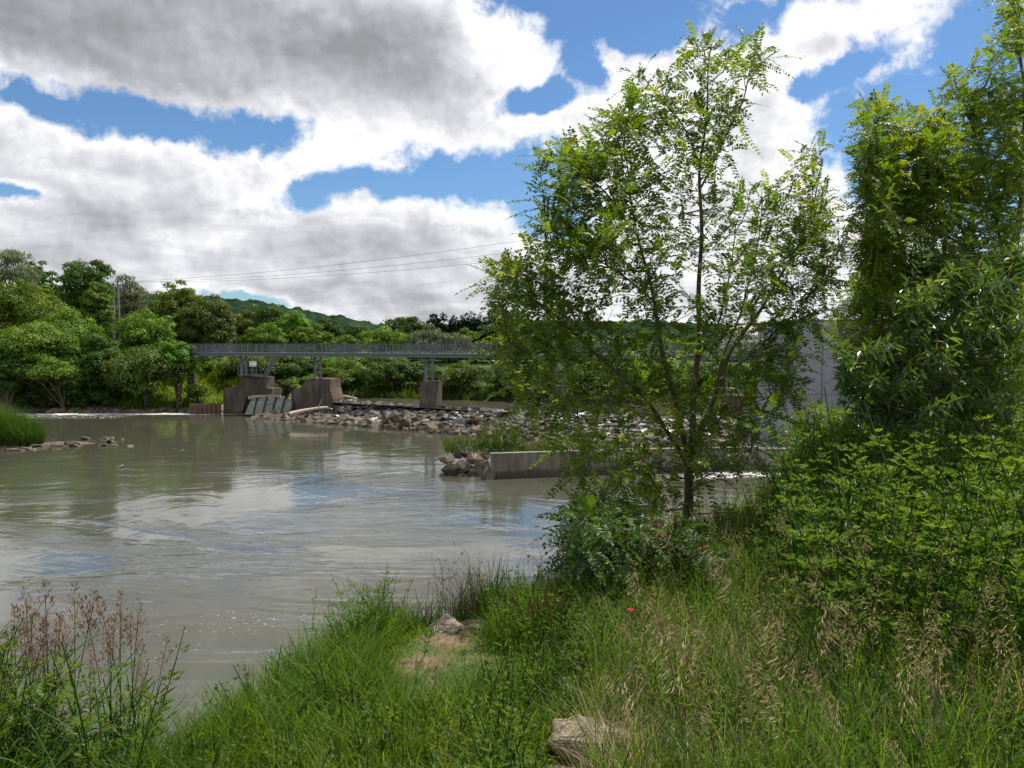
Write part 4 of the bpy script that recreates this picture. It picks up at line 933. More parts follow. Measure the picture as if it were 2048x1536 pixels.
def grow(name, label, cat, branches, clusters, Y0, leafkind, mat, bark, seed, twig_r=.004, leaf_step=.055, llen=.25, dz=.95, lateral=.35, side_twigs=.0, group=None, thin=False):
    """branches: list of (photo polyline [(px,py,dY)], r0, r1); clusters: (px,py,rx,ry,ntwig,dY)"""
    global rng
    keep = rng; rng = np.random.default_rng(seed)
    fp = branches[0][0][0]; basep = at(fp[0], fp[1], Y0 + fp[2]); e = empty(name, basep, label, cat, group)
    wood = MB(); trunk = MB(); SK = []; SR = []
    for bi, (pl, r0, r1) in enumerate(branches):
        P = resample([at(px, py, Y0 + dy) for px, py, dy in pl]); r = np.linspace(r0, r1, len(P)); wig = .012 * np.stack([np.sin(np.arange(len(P)) * .35 + bi), np.cos(np.arange(len(P)) * .27 + bi), np.zeros(len(P))], -1)
        P = P + wig * np.minimum(np.arange(len(P)), 6)[:, None] / 6
        tube(trunk if bi == 0 else wood, P, r, 8 if r0 > .02 else 6); SK.append(P); SR.append(r)
    S = np.concatenate(SK); LB_, LD, LS = [], [], []
    for (cx, cy, rx, ry, nt_, dy) in clusters:
        ctr = at(cx, cy, Y0 + dy)
        for _ in range(int(nt_ * ((.62 if cy > 835 else  .66 if cy > 590 else .95) if thin else 1.05) + .5)):
            while True:
                u, v = rng.uniform(-1, 1, 2)
                if u * u + v * v < 1: break
            T = at(cx + u * rx, cy + v * ry, Y0 + dy + rng.normal() * dz * .5)
            dd = np.linalg.norm((S - T) * np.array([1, .55, 1]), axis=1) + np.maximum(S[:, 2] - T[2] + .1, 0) * .8
            s = S[np.argmin(dd + rng.random(len(S)) * .12)]
            v_ = T - s; ln = np.linalg.norm(v_)
            if ln < .12: continue
            mid = s + v_ * .5 + np.array([0, 0, -.04 * ln]) + rng.normal(size=3) * .05 * ln
            P = resample([s, mid, T + np.array([0, 0, .04])], .05)
            tube(wood, P, np.linspace(twig_r * (1 + min(ln, 1.2) * 1.2), twig_r * .4, len(P)), 4)
            k = max(int(min(ln, .75) / leaf_step), 4); tt = 1 - (np.arange(k) + rng.random(k) * .5) * leaf_step / ln; tt = tt[tt > .08]; k = len(tt)
            ii_ = np.clip((tt * (len(P) - 1)).astype(int), 0, len(P) - 2); b_ = P[ii_]; tg = norm(P[ii_ + 1] - P[ii_])
            phi = np.arange(k) * 2.4 + rng.random() * 6; sdv = norm(np.cross(tg, [0, 0, 1.0])); upv = np.cross(sdv, tg)
            o = sdv * np.cos(phi)[:, None] + upv * np.sin(phi)[:, None]
            dv = norm(o * .9 + tg * .55 + np.array([0, 0, .12]) + rng.normal(size=(k, 3)) * .2)
            dv[tt > .97] = tg[tt > .97]
            LB_.append(b_); LD.append(dv); LS.append(np.clip(rng.normal(.45, .2) + rng.normal(size=k) * .12, 0, 1))
    B_, D_, S_ = np.concatenate(LB_), np.concatenate(LD), np.concatenate(LS); n = len(B_)
    m_ = MB(); Ln = llen * (.65 + .55 * rng.random(n))
    if leafkind == 'pinnate': compound(m_, None, B_, D_, Ln, S_)
    else: lanceo(m_, B_, D_, Ln, S_)
    trunk.build('trunk', M[bark], e, True)
    if wood.n: wood.build('branches', M[bark], e, True)
    m_.build('foliage', M[mat], e)
    rng = keep
    print(name, label[:30], 'leaves', n)
    return e

# main young locust
TB = [([(1374, 1082, 0), (1375, 1010, 0), (1378, 950, 0), (1380, 905, 0)], .052, .042),
      ([(1380, 910, 0), (1388, 800, .05), (1396, 700, .1), (1400, 550, .1), (1402, 400, .05), (1401, 330, 0), (1412, 220, -.1), (1420, 120, -.1), (1425, 92, -.1)], .036, .005),
      ([(1402, 375, .05), (1440, 300, .1), (1485, 205, .15), (1500, 130, .1), (1520, 92, .1)], .012, .004),
      ([(1401, 335, 0), (1370, 250, -.2), (1323, 200, -.3), (1290, 165, -.35), (1277, 132, -.4)], .010, .004),
      ([(1378, 915, 0), (1340, 770, -.2), (1318, 660, -.35), (1300, 570, -.45), (1275, 460, -.5), (1258, 390, -.55), (1248, 290, -.6), (1240, 240, -.6)], .030, .004),
      ([(1280, 480, -.5), (1215, 390, -.7), (1150, 330, -.8), (1095, 300, -.9)], .010, .004),
      ([(1305, 600, -.45), (1230, 540, -.7), (1160, 500, -.8), (1090, 480, -.9)], .010, .004),
      ([(1376, 935, 0), (1340, 870, -.25), (1305, 812, -.4), (1246, 755, -.6), (1180, 695, -.8), (1110, 635, -1.0), (1040, 575, -1.1), (985, 545, -1.2)], .026, .004),
      ([(1246, 755, -.6), (1150, 720, -.8), (1070, 700, -.9), (1010, 690, -1)], .010, .003),
      ([(1305, 812, -.4), (1230, 800, -.5), (1150, 800, -.5), (1080, 810, -.5)], .010, .003),
      ([(1382, 915, 0), (1408, 850, .1), (1432, 780, .25), (1462, 700, .4), (1520, 620, .6), (1565, 550, .7), (1600, 480, .8), (1635, 390, .8), (1645, 320, .8)], .030, .004),
      ([(1432, 785, .2), (1448, 700, .3), (1485, 620, .3), (1505, 540, .3), (1520, 450, .3), (1528, 395, .3)], .014, .004),
      ([(1440, 760, .25), (1510, 700, .4), (1590, 630, .5), (1640, 560, .6), (1680, 500, .6)], .014, .004),
      ([(1395, 720, .1), (1440, 640, -.1), (1460, 560, -.2), (1470, 450, -.3)], .012, .004),
      ([(1384, 880, 0), (1450, 830, -.2), (1520, 800, -.3), (1570, 790, -.4)], .010, .003),
      ([(1374, 1015, 0), (1320, 1025, -.3), (1260, 1010, -.5), (1180, 1020, -.7)], .010, .003),
      ([(1376, 1030, 0), (1440, 1025, -.2), (1500, 1028, -.3)], .009, .003),
      ([(1374, 960, 0), (1300, 930, -.4), (1230, 940, -.6), (1160, 945, -.7)], .010, .003),
      ([(1378, 960, 0), (1440, 920, -.3), (1500, 905, -.4)], .009, .003)]
TC = [(1425, 110, 55, 32, 9, 0), (1500, 115, 40, 42, 9, .1), (1415, 190, 36, 50, 7, -.1), (1480, 220, 45, 50, 8, .1), (1418, 280, 40, 50, 6, 0), (1450, 290, 30, 40, 4, .1),
      (1280, 170, 50, 40, 11, -.4), (1330, 215, 50, 40, 8, -.3), (1270, 240, 60, 45, 12, -.5), (1350, 290, 60, 50, 10, -.2), (1225, 290, 50, 60, 9, -.6),
      (1130, 315, 58, 36, 15, -.9), (1200, 355, 80, 55, 22, -.8), (1140, 380, 45, 45, 8, -.9), (1270, 400, 75, 70, 20, -.5), (1340, 380, 50, 60, 6, -.2),
      (1190, 450, 80, 55, 20, -.8), (1110, 470, 45, 50, 10, -.9), (1260, 500, 80, 60, 18, -.5), (1340, 480, 60, 60, 9, -.2), (1130, 530, 70, 40, 12, -.9),
      (1000, 552, 40, 34, 10, -1.2), (1050, 575, 55, 40, 14, -1.1), (1110, 610, 70, 45, 18, -1), (1200, 600, 80, 60, 20, -.7), (1290, 610, 70, 60, 15, -.4),
      (1030, 640, 45, 40, 11, -1), (1060, 690, 60, 45, 15, -.9), (1140, 690, 70, 50, 18, -.8), (1230, 700, 80, 60, 20, -.6), (1330, 690, 70, 70, 18, -.2),
      (1010, 720, 40, 40, 8, -1), (1070, 780, 75, 50, 16, -.6), (1160, 790, 80, 55, 20, -.5), (1250, 810, 80, 55, 20, -.4), (1340, 800, 65, 60, 14, -.2),
      (1120, 850, 65, 40, 9, -.5), (1200, 890, 75, 45, 13, -.4), (1290, 900, 70, 50, 15, -.3), (1370, 880, 50, 50, 9, -.2),
      (1190, 955, 60, 30, 7, -.7), (1290, 960, 60, 30, 12, -.4), (1370, 960, 60, 35, 12, -.3), (1440, 925, 60, 30, 9, -.3),
      (1300, 985, 60, 30, 7, -.4), (1190, 1020, 60, 28, 9, -.6), (1260, 1030, 60, 28, 8, -.4), (1460, 1020, 50, 18, 3, -.3),
      (1630, 330, 50, 45, 11, .8), (1640, 400, 55, 55, 14, .8), (1600, 470, 60, 50, 14, .7), (1530, 420, 60, 45, 14, .3), (1465, 420, 45, 55, 9, -.2), (1650, 480, 50, 50, 11, .7),
      (1540, 500, 70, 60, 18, .4), (1460, 520, 55, 65, 12, -.1), (1610, 560, 70, 50, 18, .6), (1660, 550, 40, 45, 8, .6), (1530, 590, 70, 55, 18, .4), (1450, 610, 60, 60, 14, 0),
      (1600, 640, 60, 45, 13, .6), (1530, 670, 70, 50, 16, .4), (1450, 700, 60, 60, 16, .1), (1380, 650, 50, 70, 10, 0), (1500, 750, 70, 50, 16, .2), (1570, 740, 50, 50, 10, .2), (1560, 700, 40, 40, 7, .3), (1430, 790, 60, 50, 13, 0),
      (1540, 800, 60, 40, 11, -.2), (1470, 850, 60, 40, 11, -.2), (1400, 830, 50, 50, 9, 0)]
grow('locust_tree', 'young leafy locust tree standing alone on the bank in front of the river', 'tree', TB, TC, 8.0, 'pinnate', 'locust', 'bark_young', 11, thin=True, llen=.31, leaf_step=.08)
# right-hand locust thicket
RB = [([(2010, 1020, 0), (2015, 850, 0), (2020, 650, .1), (2035, 450, .1), (2050, 300, 0), (2046, 150, 0), (2030, 20, 0), (2020, -60, 0)], .06, .006),
      ([(2015, 800, 0), (1980, 650, -.2), (1940, 500, -.4), (1890, 380, -.6), (1830, 300, -.8), (1770, 240, -.9), (1745, 215, -.9)], .028, .004),
      ([(1940, 500, -.4), (1860, 450, -.6), (1800, 420, -.7), (1745, 400, -.8)], .014, .004), ([(1980, 650, -.2), (1900, 560, -.3), (1820, 530, -.4), (1760, 520, -.5)], .014, .004),
      ([(2020, 600, .1), (1990, 430, .1), (1960, 300, .2), (1930, 200, .2), (1905, 160, .2)], .022, .004), ([(2020, 650, .1), (2090, 450, .1), (2130, 300, 0)], .022, .006),
      ([(2012, 900, 0), (1930, 760, .4), (1850, 660, .6), (1780, 600, .7), (1730, 590, .7)], .02, .004), ([(1990, 430, .1), (2020, 330, -.2), (2060, 250, -.3)], .012, .004),
      ([(1930, 760, .4), (1850, 740, .5), (1780, 740, .6), (1720, 760, .6)], .012, .004)]
RC = [(2025, 25, 40, 50, 10, 0), (2010, 100, 45, 40, 9, 0), (2035, 170, 35, 40, 6, 0), (1915, 175, 45, 38, 12, .2), (1960, 220, 60, 45, 17, .2), (1780, 235, 50, 40, 13, -.9), (2030, 240, 40, 50, 10, 0),
      (1860, 265, 55, 40, 15, -.4), (1800, 300, 60, 45, 17, -.8), (1745, 300, 30, 35, 4, -.9), (1900, 320, 70, 50, 22, -.5), (1980, 310, 70, 50, 22, 0), (1780, 370, 55, 50, 16, -.8), (1850, 390, 70, 55, 22, -.7), (1930, 400, 70, 55, 24, -.4), (2010, 400, 60, 60, 24, 0),
      (1760, 430, 45, 40, 11, -.7), (1740, 480, 30, 35, 6, -.6), (1810, 470, 70, 50, 20, -.6), (1890, 480, 70, 55, 24, -.5), (1970, 490, 70, 60, 24, -.1), (2040, 500, 50, 70, 20, 0), (1790, 530, 55, 25, 12, -.5), (1860, 560, 70, 40, 18, -.4), (1940, 570, 70, 60, 24, -.1),
      (1740, 600, 50, 40, 13, .7), (1800, 610, 60, 40, 16, .6), (1880, 640, 70, 55, 24, .4), (1960, 660, 80, 70, 30, 0), (2040, 620, 50, 90, 24, 0), (1760, 660, 50, 40, 12, .7), (1840, 710, 80, 50, 24, .5), (1750, 740, 50, 35, 10, .6), (1940, 760, 80, 60, 24, .3), (2030, 760, 50, 70, 16, .2), (1820, 790, 70, 50, 16, .5), (1830, 560, 70, 40, 16, -.3), (1770, 560, 50, 30, 10, .3), (1790, 640, 70, 40, 16, .6), (1700, 640, 40, 30, 8, .7), (1900, 540, 70, 50, 18, .2), (2000, 560, 60, 60, 18, .3), (1850, 350, 60, 40, 14, -.2), (1950, 360, 70, 50, 18, .2), (2030, 320, 40, 60, 14, .3), (1990, 200, 50, 40, 10, .2), (1760, 700, 50, 40, 10, .7)]
RC = [(a_ - (14 if a_ < 1850 else 0), b_, c_, d_, int(n_ * (1.5 if a_ < 1870 else 1)), e_) for a_, b_, c_, d_, n_, e_ in RC]
grow('locust_tree', 'tall dense locust tree rising out of the frame at the right edge', 'tree', RB, RC, 9.2, 'pinnate', 'locust2', 'bark_young', 12, leaf_step=.05)
# lance-leaved bush under it
WB = [([(1990, 1010, 0), (1985, 900, 0), (1960, 780, 0), (1930, 650, -.1), (1910, 540, -.2), (1890, 490, -.2)], .03, .004),
      ([(1980, 880, 0), (1900, 800, -.3), (1820, 740, -.5), (1750, 700, -.7), (1695, 705, -.8)], .018, .003), ([(1960, 780, 0), (2000, 680, -.2), (2030, 560, -.3), (2040, 470, -.3)], .018, .003),
      ([(1900, 800, -.3), (1820, 830, -.5), (1740, 800, -.6), (1690, 770, -.7)], .012, .003), ([(1960, 780, 0), (1870, 690, -.3), (1800, 620, -.5), (1770, 600, -.5)], .012, .003)]
WC = [(1890, 520, 45, 40, 12, -.3), (1940, 560, 55, 40, 12, -.2), (2010, 520, 45, 50, 14, -.3), (1870, 590, 60, 40, 16, -.4), (1950, 620, 60, 50, 20, -.2), (2020, 620, 50, 60, 18, -.3), (1830, 660, 60, 40, 14, -.5), (1770, 690, 50, 34, 10, -.6), (1710, 712, 38, 26, 8, -.8),
      (1880, 700, 70, 50, 22, -.3), (1970, 710, 70, 55, 24, -.1), (1730, 770, 50, 30, 10, -.7), (1800, 760, 60, 45, 16, -.5), (1880, 790, 70, 50, 20, -.2), (1960, 810, 70, 55, 22, 0), (2030, 760, 40, 70, 16, -.2), (1700, 830, 40, 30, 6, -.6), (1770, 850, 60, 50, 14, -.4), (1870, 880, 80, 60, 20, -.1)]
grow('willow_bush', 'dense bush with long pointed leaves on the right below the tall locust', 'bush', WB, WC, 7.6, 'lance', 'willowbush', 'bark_young', 13, leaf_step=.02, llen=.12)
# sapling and suckers
SB = [([(1650, 1000, 0), (1640, 930, 0), (1625, 870, 0), (1608, 815, 0)], .014, .004), ([(1640, 930, 0), (1670, 860, 0), (1690, 820, 0)], .007, .003), ([(1635, 920, 0), (1580, 890, 0), (1560, 880, 0)], .006, .003)]
SC = [(1605, 825, 40, 20, 7, 0), (1650, 850, 45, 30, 9, 0), (1590, 870, 35, 25, 6, 0), (1640, 910, 55, 35, 11, 0), (1690, 890, 40, 40, 9, 0), (1600, 940, 40, 30, 7, 0)]
grow('locust_sapling', 'small bright locust sapling in front of the outlet apron', 'sapling', SB, SC, 11.0, 'pinnate', 'locust', 'bark_young', 14)
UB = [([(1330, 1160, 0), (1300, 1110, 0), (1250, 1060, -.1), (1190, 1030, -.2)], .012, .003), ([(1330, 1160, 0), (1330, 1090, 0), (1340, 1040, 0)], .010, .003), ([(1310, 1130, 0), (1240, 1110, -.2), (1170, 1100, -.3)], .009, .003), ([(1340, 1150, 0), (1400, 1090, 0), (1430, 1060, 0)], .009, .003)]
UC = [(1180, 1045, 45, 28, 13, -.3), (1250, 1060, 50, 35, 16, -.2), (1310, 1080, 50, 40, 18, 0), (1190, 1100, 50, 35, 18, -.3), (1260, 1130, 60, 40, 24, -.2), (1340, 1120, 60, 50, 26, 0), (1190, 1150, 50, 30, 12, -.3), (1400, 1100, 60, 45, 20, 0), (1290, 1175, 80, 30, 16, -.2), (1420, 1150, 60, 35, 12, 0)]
grow('locust_bush', 'dark low locust suckers crowding the foot of the young tree', 'bush', UB, [(a_ - 6, b_ + 2, c_ * 1.1, d_ * 1.15, int(n_ * 1.8), e_) for a_, b_, c_, d_, n_, e_ in UC], 6.4, 'pinnate', 'herb_dark', 'bark_young', 15, leaf_step=.05)  # darker leaf colour stands in for the tree's shade on these suckers

# ------------------------------------------------------------------ near ground cover
def polar(n, d0, d1, a0, a1):
    """roots spread evenly over the view from the path, thinning with distance"""
    D = d0 * (d1 / d0) ** rng.random(n); A = np.radians(a0 + (a1 - a0) * rng.random(n)); return D * np.tan(A), D
def keep_land(x, y, lo=-.9): s = seg_sd(x, y, CREST); return s > lo
# open sandy spots along the trodden path
def bare(x, y):
    d = np.minimum.reduce([np.hypot((x + .38) / .26, (y - 5.0) / .35), np.hypot((x + .42) / .30, (y - 4.3) / .7), np.hypot((x + .2) / .25, (y - 4.2) / .3), np.hypot((x - .3) / .26, (y - 2.95) / .4)])
    return d
x, y = polar(170000, 2.1, 13, -37, 38); k = keep_land(x, y, -.22); x, y = x[k], y[k]; n = len(x)
s = seg_sd(x, y, CREST); bd = bare(x, y)
hh = (.09 + .17 * rng.random(n)) * (1 + .35 * vnoise(x * 1.5, y * 1.5, 3)) + .10 * smooth((1.3 - s) / 1.2) * rng.random(n) * (x < 1)
hh *= np.clip((bd - .55) * 1.4, .2, 1)
k = (rng.random(n) < np.clip(bd * .9 - .05, .38, 1)) & (rng.random(n) < np.where(x > .9, .85, 1)); x, y, hh = x[k], y[k], hh[k]; n = len(x)
a = np.clip(.42 + .28 * vnoise(x * 2.2, y * 2.2, 6) + rng.normal(size=n) * .17, 0, 1)
m_ = MB(); blades(m_, pos(x, y, -.02), hh, .0042 + .0035 * rng.random(n) * (1 + y / 8), .75, a); o = m_.build('bank_grass', M['grass']); tag(o, 'thick green grass covering the near bank and path edges', 'grass', kind='stuff')
# longer tufted grass on the crest at the water's side
x, y = polar(22000, 2.6, 8.5, -27, 6); s = seg_sd(x, y, CREST); k = (s > -.25) & (s < .9) & (bare(x, y) > 1.05); x, y = x[k], y[k]; n = len(x); k = vnoise(x * 3, y * 3, 9) > -.15; x, y = x[k], y[k]; n = len(x)
m_ = MB(); blades(m_, pos(x, y, -.02), (.14 + .22 * rng.random(n)), .006 + .004 * rng.random(n), .6, np.clip(.3 + .2 * rng.random(n) + .15 * vnoise(x * 2, y * 2, 1), 0, 1), 4); o = m_.build('crest_grass', M['grass']); tag(o, 'longer lush grass tufts along the edge of the bank above the water', 'grass', kind='stuff')
# taller fine grass between the weeds on the right
x, y = polar(10500, 2.3, 9.5, 6, 38); k = keep_land(x, y, 0) & (vnoise(x * 1.9, y * 1.9, 21) > -.3); x, y = x[k], y[k]; n = len(x)
m_ = MB(); blades(m_, pos(x, y, -.01), .28 + .34 * rng.random(n), .0035 + .002 * rng.random(n), .6, np.clip(rng.random(n) * .75, 0, 1), 4); o = m_.build('tall_grass', M['grass']); tag(o, 'tall fine green grass rising between the weeds on the right', 'grass', kind='stuff')
# dry straw mixed in on the right
x, y = polar(17000, 2.1, 11, 5, 38); k = keep_land(x, y, -.3) & (vnoise(x * 1.6, y * 1.6, 12) > -.1 - .5 * (y > 3)); x, y = x[k], y[k]; n = len(x)
m_ = MB(); blades(m_, pos(x, y, -.01), .12 + .26 * rng.random(n), .003 + .002 * rng.random(n), .8, rng.random(n)); o = m_.build('dry_grass', M['straw']); tag(o, 'dry straw coloured grass mixed into the weeds on the right', 'grass', kind='stuff')

def proto_clover(h, n, ll, lw, tri=True, spread=.5, curve=.15):
    """a leafy stem: (V,F,a) with small leaves in threes up the stalk"""
    m_ = MB(); az_ = rng.random() * 6.28; top = np.array([math.cos(az_) * curve * h, math.sin(az_) * curve * h, h])
    P = np.array([[0, 0, 0], top * [.3, .3, .5], top]); P = resample(P, h / 8); tube(m_, P, np.linspace(.003, .0012, len(P)), 3, .25)
    for i in range(n):
        t = .12 + .88 * (i / n) ** .85; b_ = P[min(int(t * (len(P) - 1)), len(P) - 1)] + rng.normal(size=3) * .004
        phi = i * 2.4 + rng.random() * .5; o = np.array([math.cos(phi), math.sin(phi), .35 + .75 * rng.random()]); q = b_ + o * ll * spread
        k = 3 if tri else 1
        dirs = np.array([norm(o + np.array([-math.sin(phi), math.cos(phi), 0]) * w_) for w_ in ((-.9, 0, .9) if tri else (0,))])
        leaves(m_, np.repeat(q[None], k, 0), dirs, np.tile([[0, 0, .7]], (k, 1)) - o * [.5, .5, 0] + rng.normal(size=(k, 3)) * .6, ll * (.8 + .4 * rng.random(k)) * (1.15 - .4 * t), lw * (1.15 - .4 * t), np.clip(.25 + .6 * t + rng.normal(size=k) * .12, 0, 1))
    return np.concatenate(m_.V), np.concatenate([f for f in m_.F]), np.concatenate(m_.A)
def bake(name, label, protos, x, y, sc_, mat, cat='weeds', dz=-.02, tilt=.15):
    m_ = MB(); n = len(x); z = height(x, y) + dz; yaw = rng.random(n) * 6.283; pick = rng.integers(0, len(protos), n)
    for pi, (V, F, A) in enumerate(protos):
        ix = np.where(pick == pi)[0]
        if not len(ix): continue
        c, s_ = np.cos(yaw[ix]), np.sin(yaw[ix]); tx, ty = rng.normal(size=len(ix)) * tilt, rng.normal(size=len(ix)) * tilt
        W = V[None] * sc_[ix][:, None, None]
        X = W[..., 0] * c[:, None] - W[..., 1] * s_[:, None] + W[..., 2] * tx[:, None] + x[ix][:, None]
        Y_ = W[..., 0] * s_[:, None] + W[..., 1] * c[:, None] + W[..., 2] * ty[:, None] + y[ix][:, None]
        Z = W[..., 2] + z[ix][:, None]
        F_ = (F[None] + (np.arange(len(ix)) * len(V))[:, None, None]).reshape(-1, F.shape[1])
        m_.add(np.stack([X, Y_, Z], -1).reshape(-1, 3), F_, np.clip(np.tile(A, len(ix)) + np.repeat(rng.normal(size=len(ix)) * .12, len(A)), 0, 1))
    o = m_.build(name, M[mat]); return tag(o, label, cat, kind='stuff')
pc = [proto_clover(.5, 40, .019, .0065, True, .7, .3) for _ in range(6)]; pl = [proto_clover(.45, 30, .05, .009, False, .15, .25) for _ in range(5)]
low = [proto_clover(.20, 20, .015, .007, True, .8, .35) for _ in range(5)] + [proto_clover(.24, 16, .034, .006, False, .2, .3) for _ in range(2)]
# tall leafy herbs on the right
x, y = polar(1900, 3.6, 10.5, 15.5, 37); s = seg_sd(x, y, CREST); az_ = np.degrees(np.arctan2(x, y)); k = (s > .0) & (az_ - 15 > (6.6 - y + rng.normal(size=len(x)) * .9) * 2.6) & (vnoise(x * 2.3, y * 2.3, 31) > -.55); x, y = x[k], y[k]; n = len(x)
bake('tall_weeds', 'tall bright leafy weeds filling the slope at the right', pc, x, y, (.6 + 1.3 * rng.random(n) ** 2) * (1 + .25 * vnoise(x * 1.9, y * 1.9, 33)) * (.45 + .95 * smooth((np.degrees(np.arctan2(x, y)) - 15.5) / 7)), 'herb')
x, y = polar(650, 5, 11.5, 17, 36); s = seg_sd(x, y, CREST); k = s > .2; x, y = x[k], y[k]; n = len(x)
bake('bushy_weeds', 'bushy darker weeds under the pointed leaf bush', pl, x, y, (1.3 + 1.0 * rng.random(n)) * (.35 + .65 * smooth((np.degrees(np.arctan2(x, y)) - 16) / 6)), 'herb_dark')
# hedge of weeds along the crest right of the tree
x, y = polar(900, 7.5, 15, 18, 27); s = seg_sd(x, y, CREST); k = (s > -1.2) & (s < 1.6); x, y = x[k], y[k]; n = len(x)
bake('crest_weeds', 'tangled weeds on the bank edge between the tree and the right bushes', pc + pl, x, y, (.8 + 1.3 * rng.random(n)) * (.5 + .8 * smooth((np.degrees(np.arctan2(x, y)) - 18) / 4)), 'herb')
x, y = polar(1500, 14, 44, 15, 34); s = seg_sd(x, y, CREST); k = (s > -5) & (s < 8); x, y = x[k], y[k]; n = len(x)
bake('slope_weeds', 'far weeds on the right bank slope beyond the bushes', pc + pl, x, y, 1.2 + 1.2 * rng.random(n), 'herb_dark')
# low weeds everywhere on the right and centre
x, y = polar(3000, 2.1, 9.5, -3, 38); k = keep_land(x, y, -.2) & (bare(x, y) > 1.25); x, y = x[k], y[k]; n = len(x)
bake('low_weeds', 'low small leaved weeds carpeting the ground between the grass', low, x, y, .8 + 1.0 * rng.random(n), 'herb')
x, y = polar(230, 2.6, 8.5, -24, 8); s = seg_sd(x, y, CREST); k = (s > -.4) & (bare(x, y) > 1.25); x, y = x[k], y[k]; n = len(x)
bake('clover', 'small leafy plants dotted through the grass left of centre', low, x, y, .8 + .9 * rng.random(n), 'herb')
# yellow-green goldenrod-like patch near the water
x = .35 + rng.normal(size=150) * .22; y = 4.8 + rng.normal(size=150) * .25
bake('goldenrod_patch', 'patch of yellow green lance leaved stems beside the pale rock', pl, x, y, .5 + .3 * rng.random(150), 'herb')
x = -.86 + rng.normal(size=60) * .11; y = 4.55 + rng.normal(size=60) * .2
bake('leafy_clump', 'leafy clump above the water left of the pale rock', pl + pc, x, y, .6 + .5 * rng.random(60), 'herb')

# ------------------------------------------------------------------ near stones
def near_rock(name, x, y, s, seed, label, sq=.75, sink=.3):
    me = rock_mesh(name, M['limestone'], seed, 18, .7, 5, .012); o = bpy.data.objects.new(name, me); C.objects.link(o)
    for p_ in me.polygons: p_.use_smooth = True
    o.location = (x, y, H(x, y) + s * .22 - sink * s * .3); o.scale = (s, s * .9, s * sq); o.rotation_euler = (0, 0, seed); tag(o, label, 'rock'); return o
p = at(895, 1238, 4.95); near_rock('pale_rock', p[0], p[1], .36, 71, 'pale rounded limestone rock on the bank edge above the water', .7, .75)
p = at(1172, 1510, 3.3); near_rock('pale_rock', p[0], p[1], .42, 72, 'rough pale limestone rock at the bottom edge of the photo', .6)
p = at(1008, 1200, 5.4); near_rock('pale_rock', p[0], p[1], .14, 73, 'small pale stone at the water side between grass clumps')
p = at(1462, 1078, 7.6); near_rock('pale_rock', p[0], p[1], .24, 74, 'brownish stone in the weeds right of the young trunk', .8, -.6)
p = at(1320, 1070, 9.3); o = near_rock('pale_rock', p[0], p[1], .85, 75, 'big pale rock half hidden behind the foot of the young tree', .8); 
p = at(1640, 1085, 7.4); near_rock('pale_rock', p[0], p[1], .42, 76, 'reddish stone lying in the weeds on the right', .35)

# ------------------------------------------------------------------ grass stalks, flowers: individuals
def brome(h, seed):
    r = np.random.default_rng(seed); e = empty('brome_stalk', (0, 0, 0)); m_ = MB(); az_ = r.random() * 6.28; dv = np.array([math.cos(az_), math.sin(az_), 0])
    t = np.linspace(0, 1, 14); P = np.outer(t, [0, 0, h]) + np.outer(t ** 2.6 * .22 * h, dv) - np.outer(np.clip(t - .75, 0, 1) ** 2 * 1.1 * h, [0, 0, 1])
    tube(m_, P, np.linspace(.0022, .0009, 14), 4, .3); m_.build('stem', M['dry'], e, True)
    m_ = MB(); k = 38; tt = .62 + .32 * r.random(k); ii_ = np.clip((tt * 13).astype(int), 0, 12); b_ = P[ii_] + (P[ii_ + 1] - P[ii_]) * ((tt * 13) % 1)[:, None]
    o = norm(r.normal(size=(k, 3)) * [1, 1, .5] + [0, 0, -.2] + dv * .6); off = .012 + .028 * r.random(k); q = b_ + o * off[:, None]
    dd = norm(o * .4 + dv * .6 + [0, 0, -.55]); leaves(m_, q, dd, r.normal(size=(k, 3)), .019 + .010 * r.random(k), .0037, r.random(k))
    for j in range(0, k, 2): tube(m_, [b_[j], q[j]], .0005, 3, .5)
    m_.build('seed_head', M['straw'], e); return e
def plantain(h, seed):
    r = np.random.default_rng(seed); e = empty('plantain_stalk', (0, 0, 0)); m_ = MB(); d = r.normal(size=2) * .05 * h
    P = np.array([[d[0] * t ** 2, d[1] * t ** 2, h * t] for t in np.linspace(0, 1, 7)]); tube(m_, P, .0014, 4, .6); m_.build('stem', M['olive'], e, True)
    m_ = MB(); L_ = .03 + .025 * r.random(); q = P[-1]; tube(m_, [q - [0, 0, .005], q + [0, 0, L_ * .25], q + [0, 0, L_ * .7], q + [0, 0, L_]], [.002, .0042, .0040, .001], 6, .35); m_.build('flower_head', M['brownhead'], e, True); return e
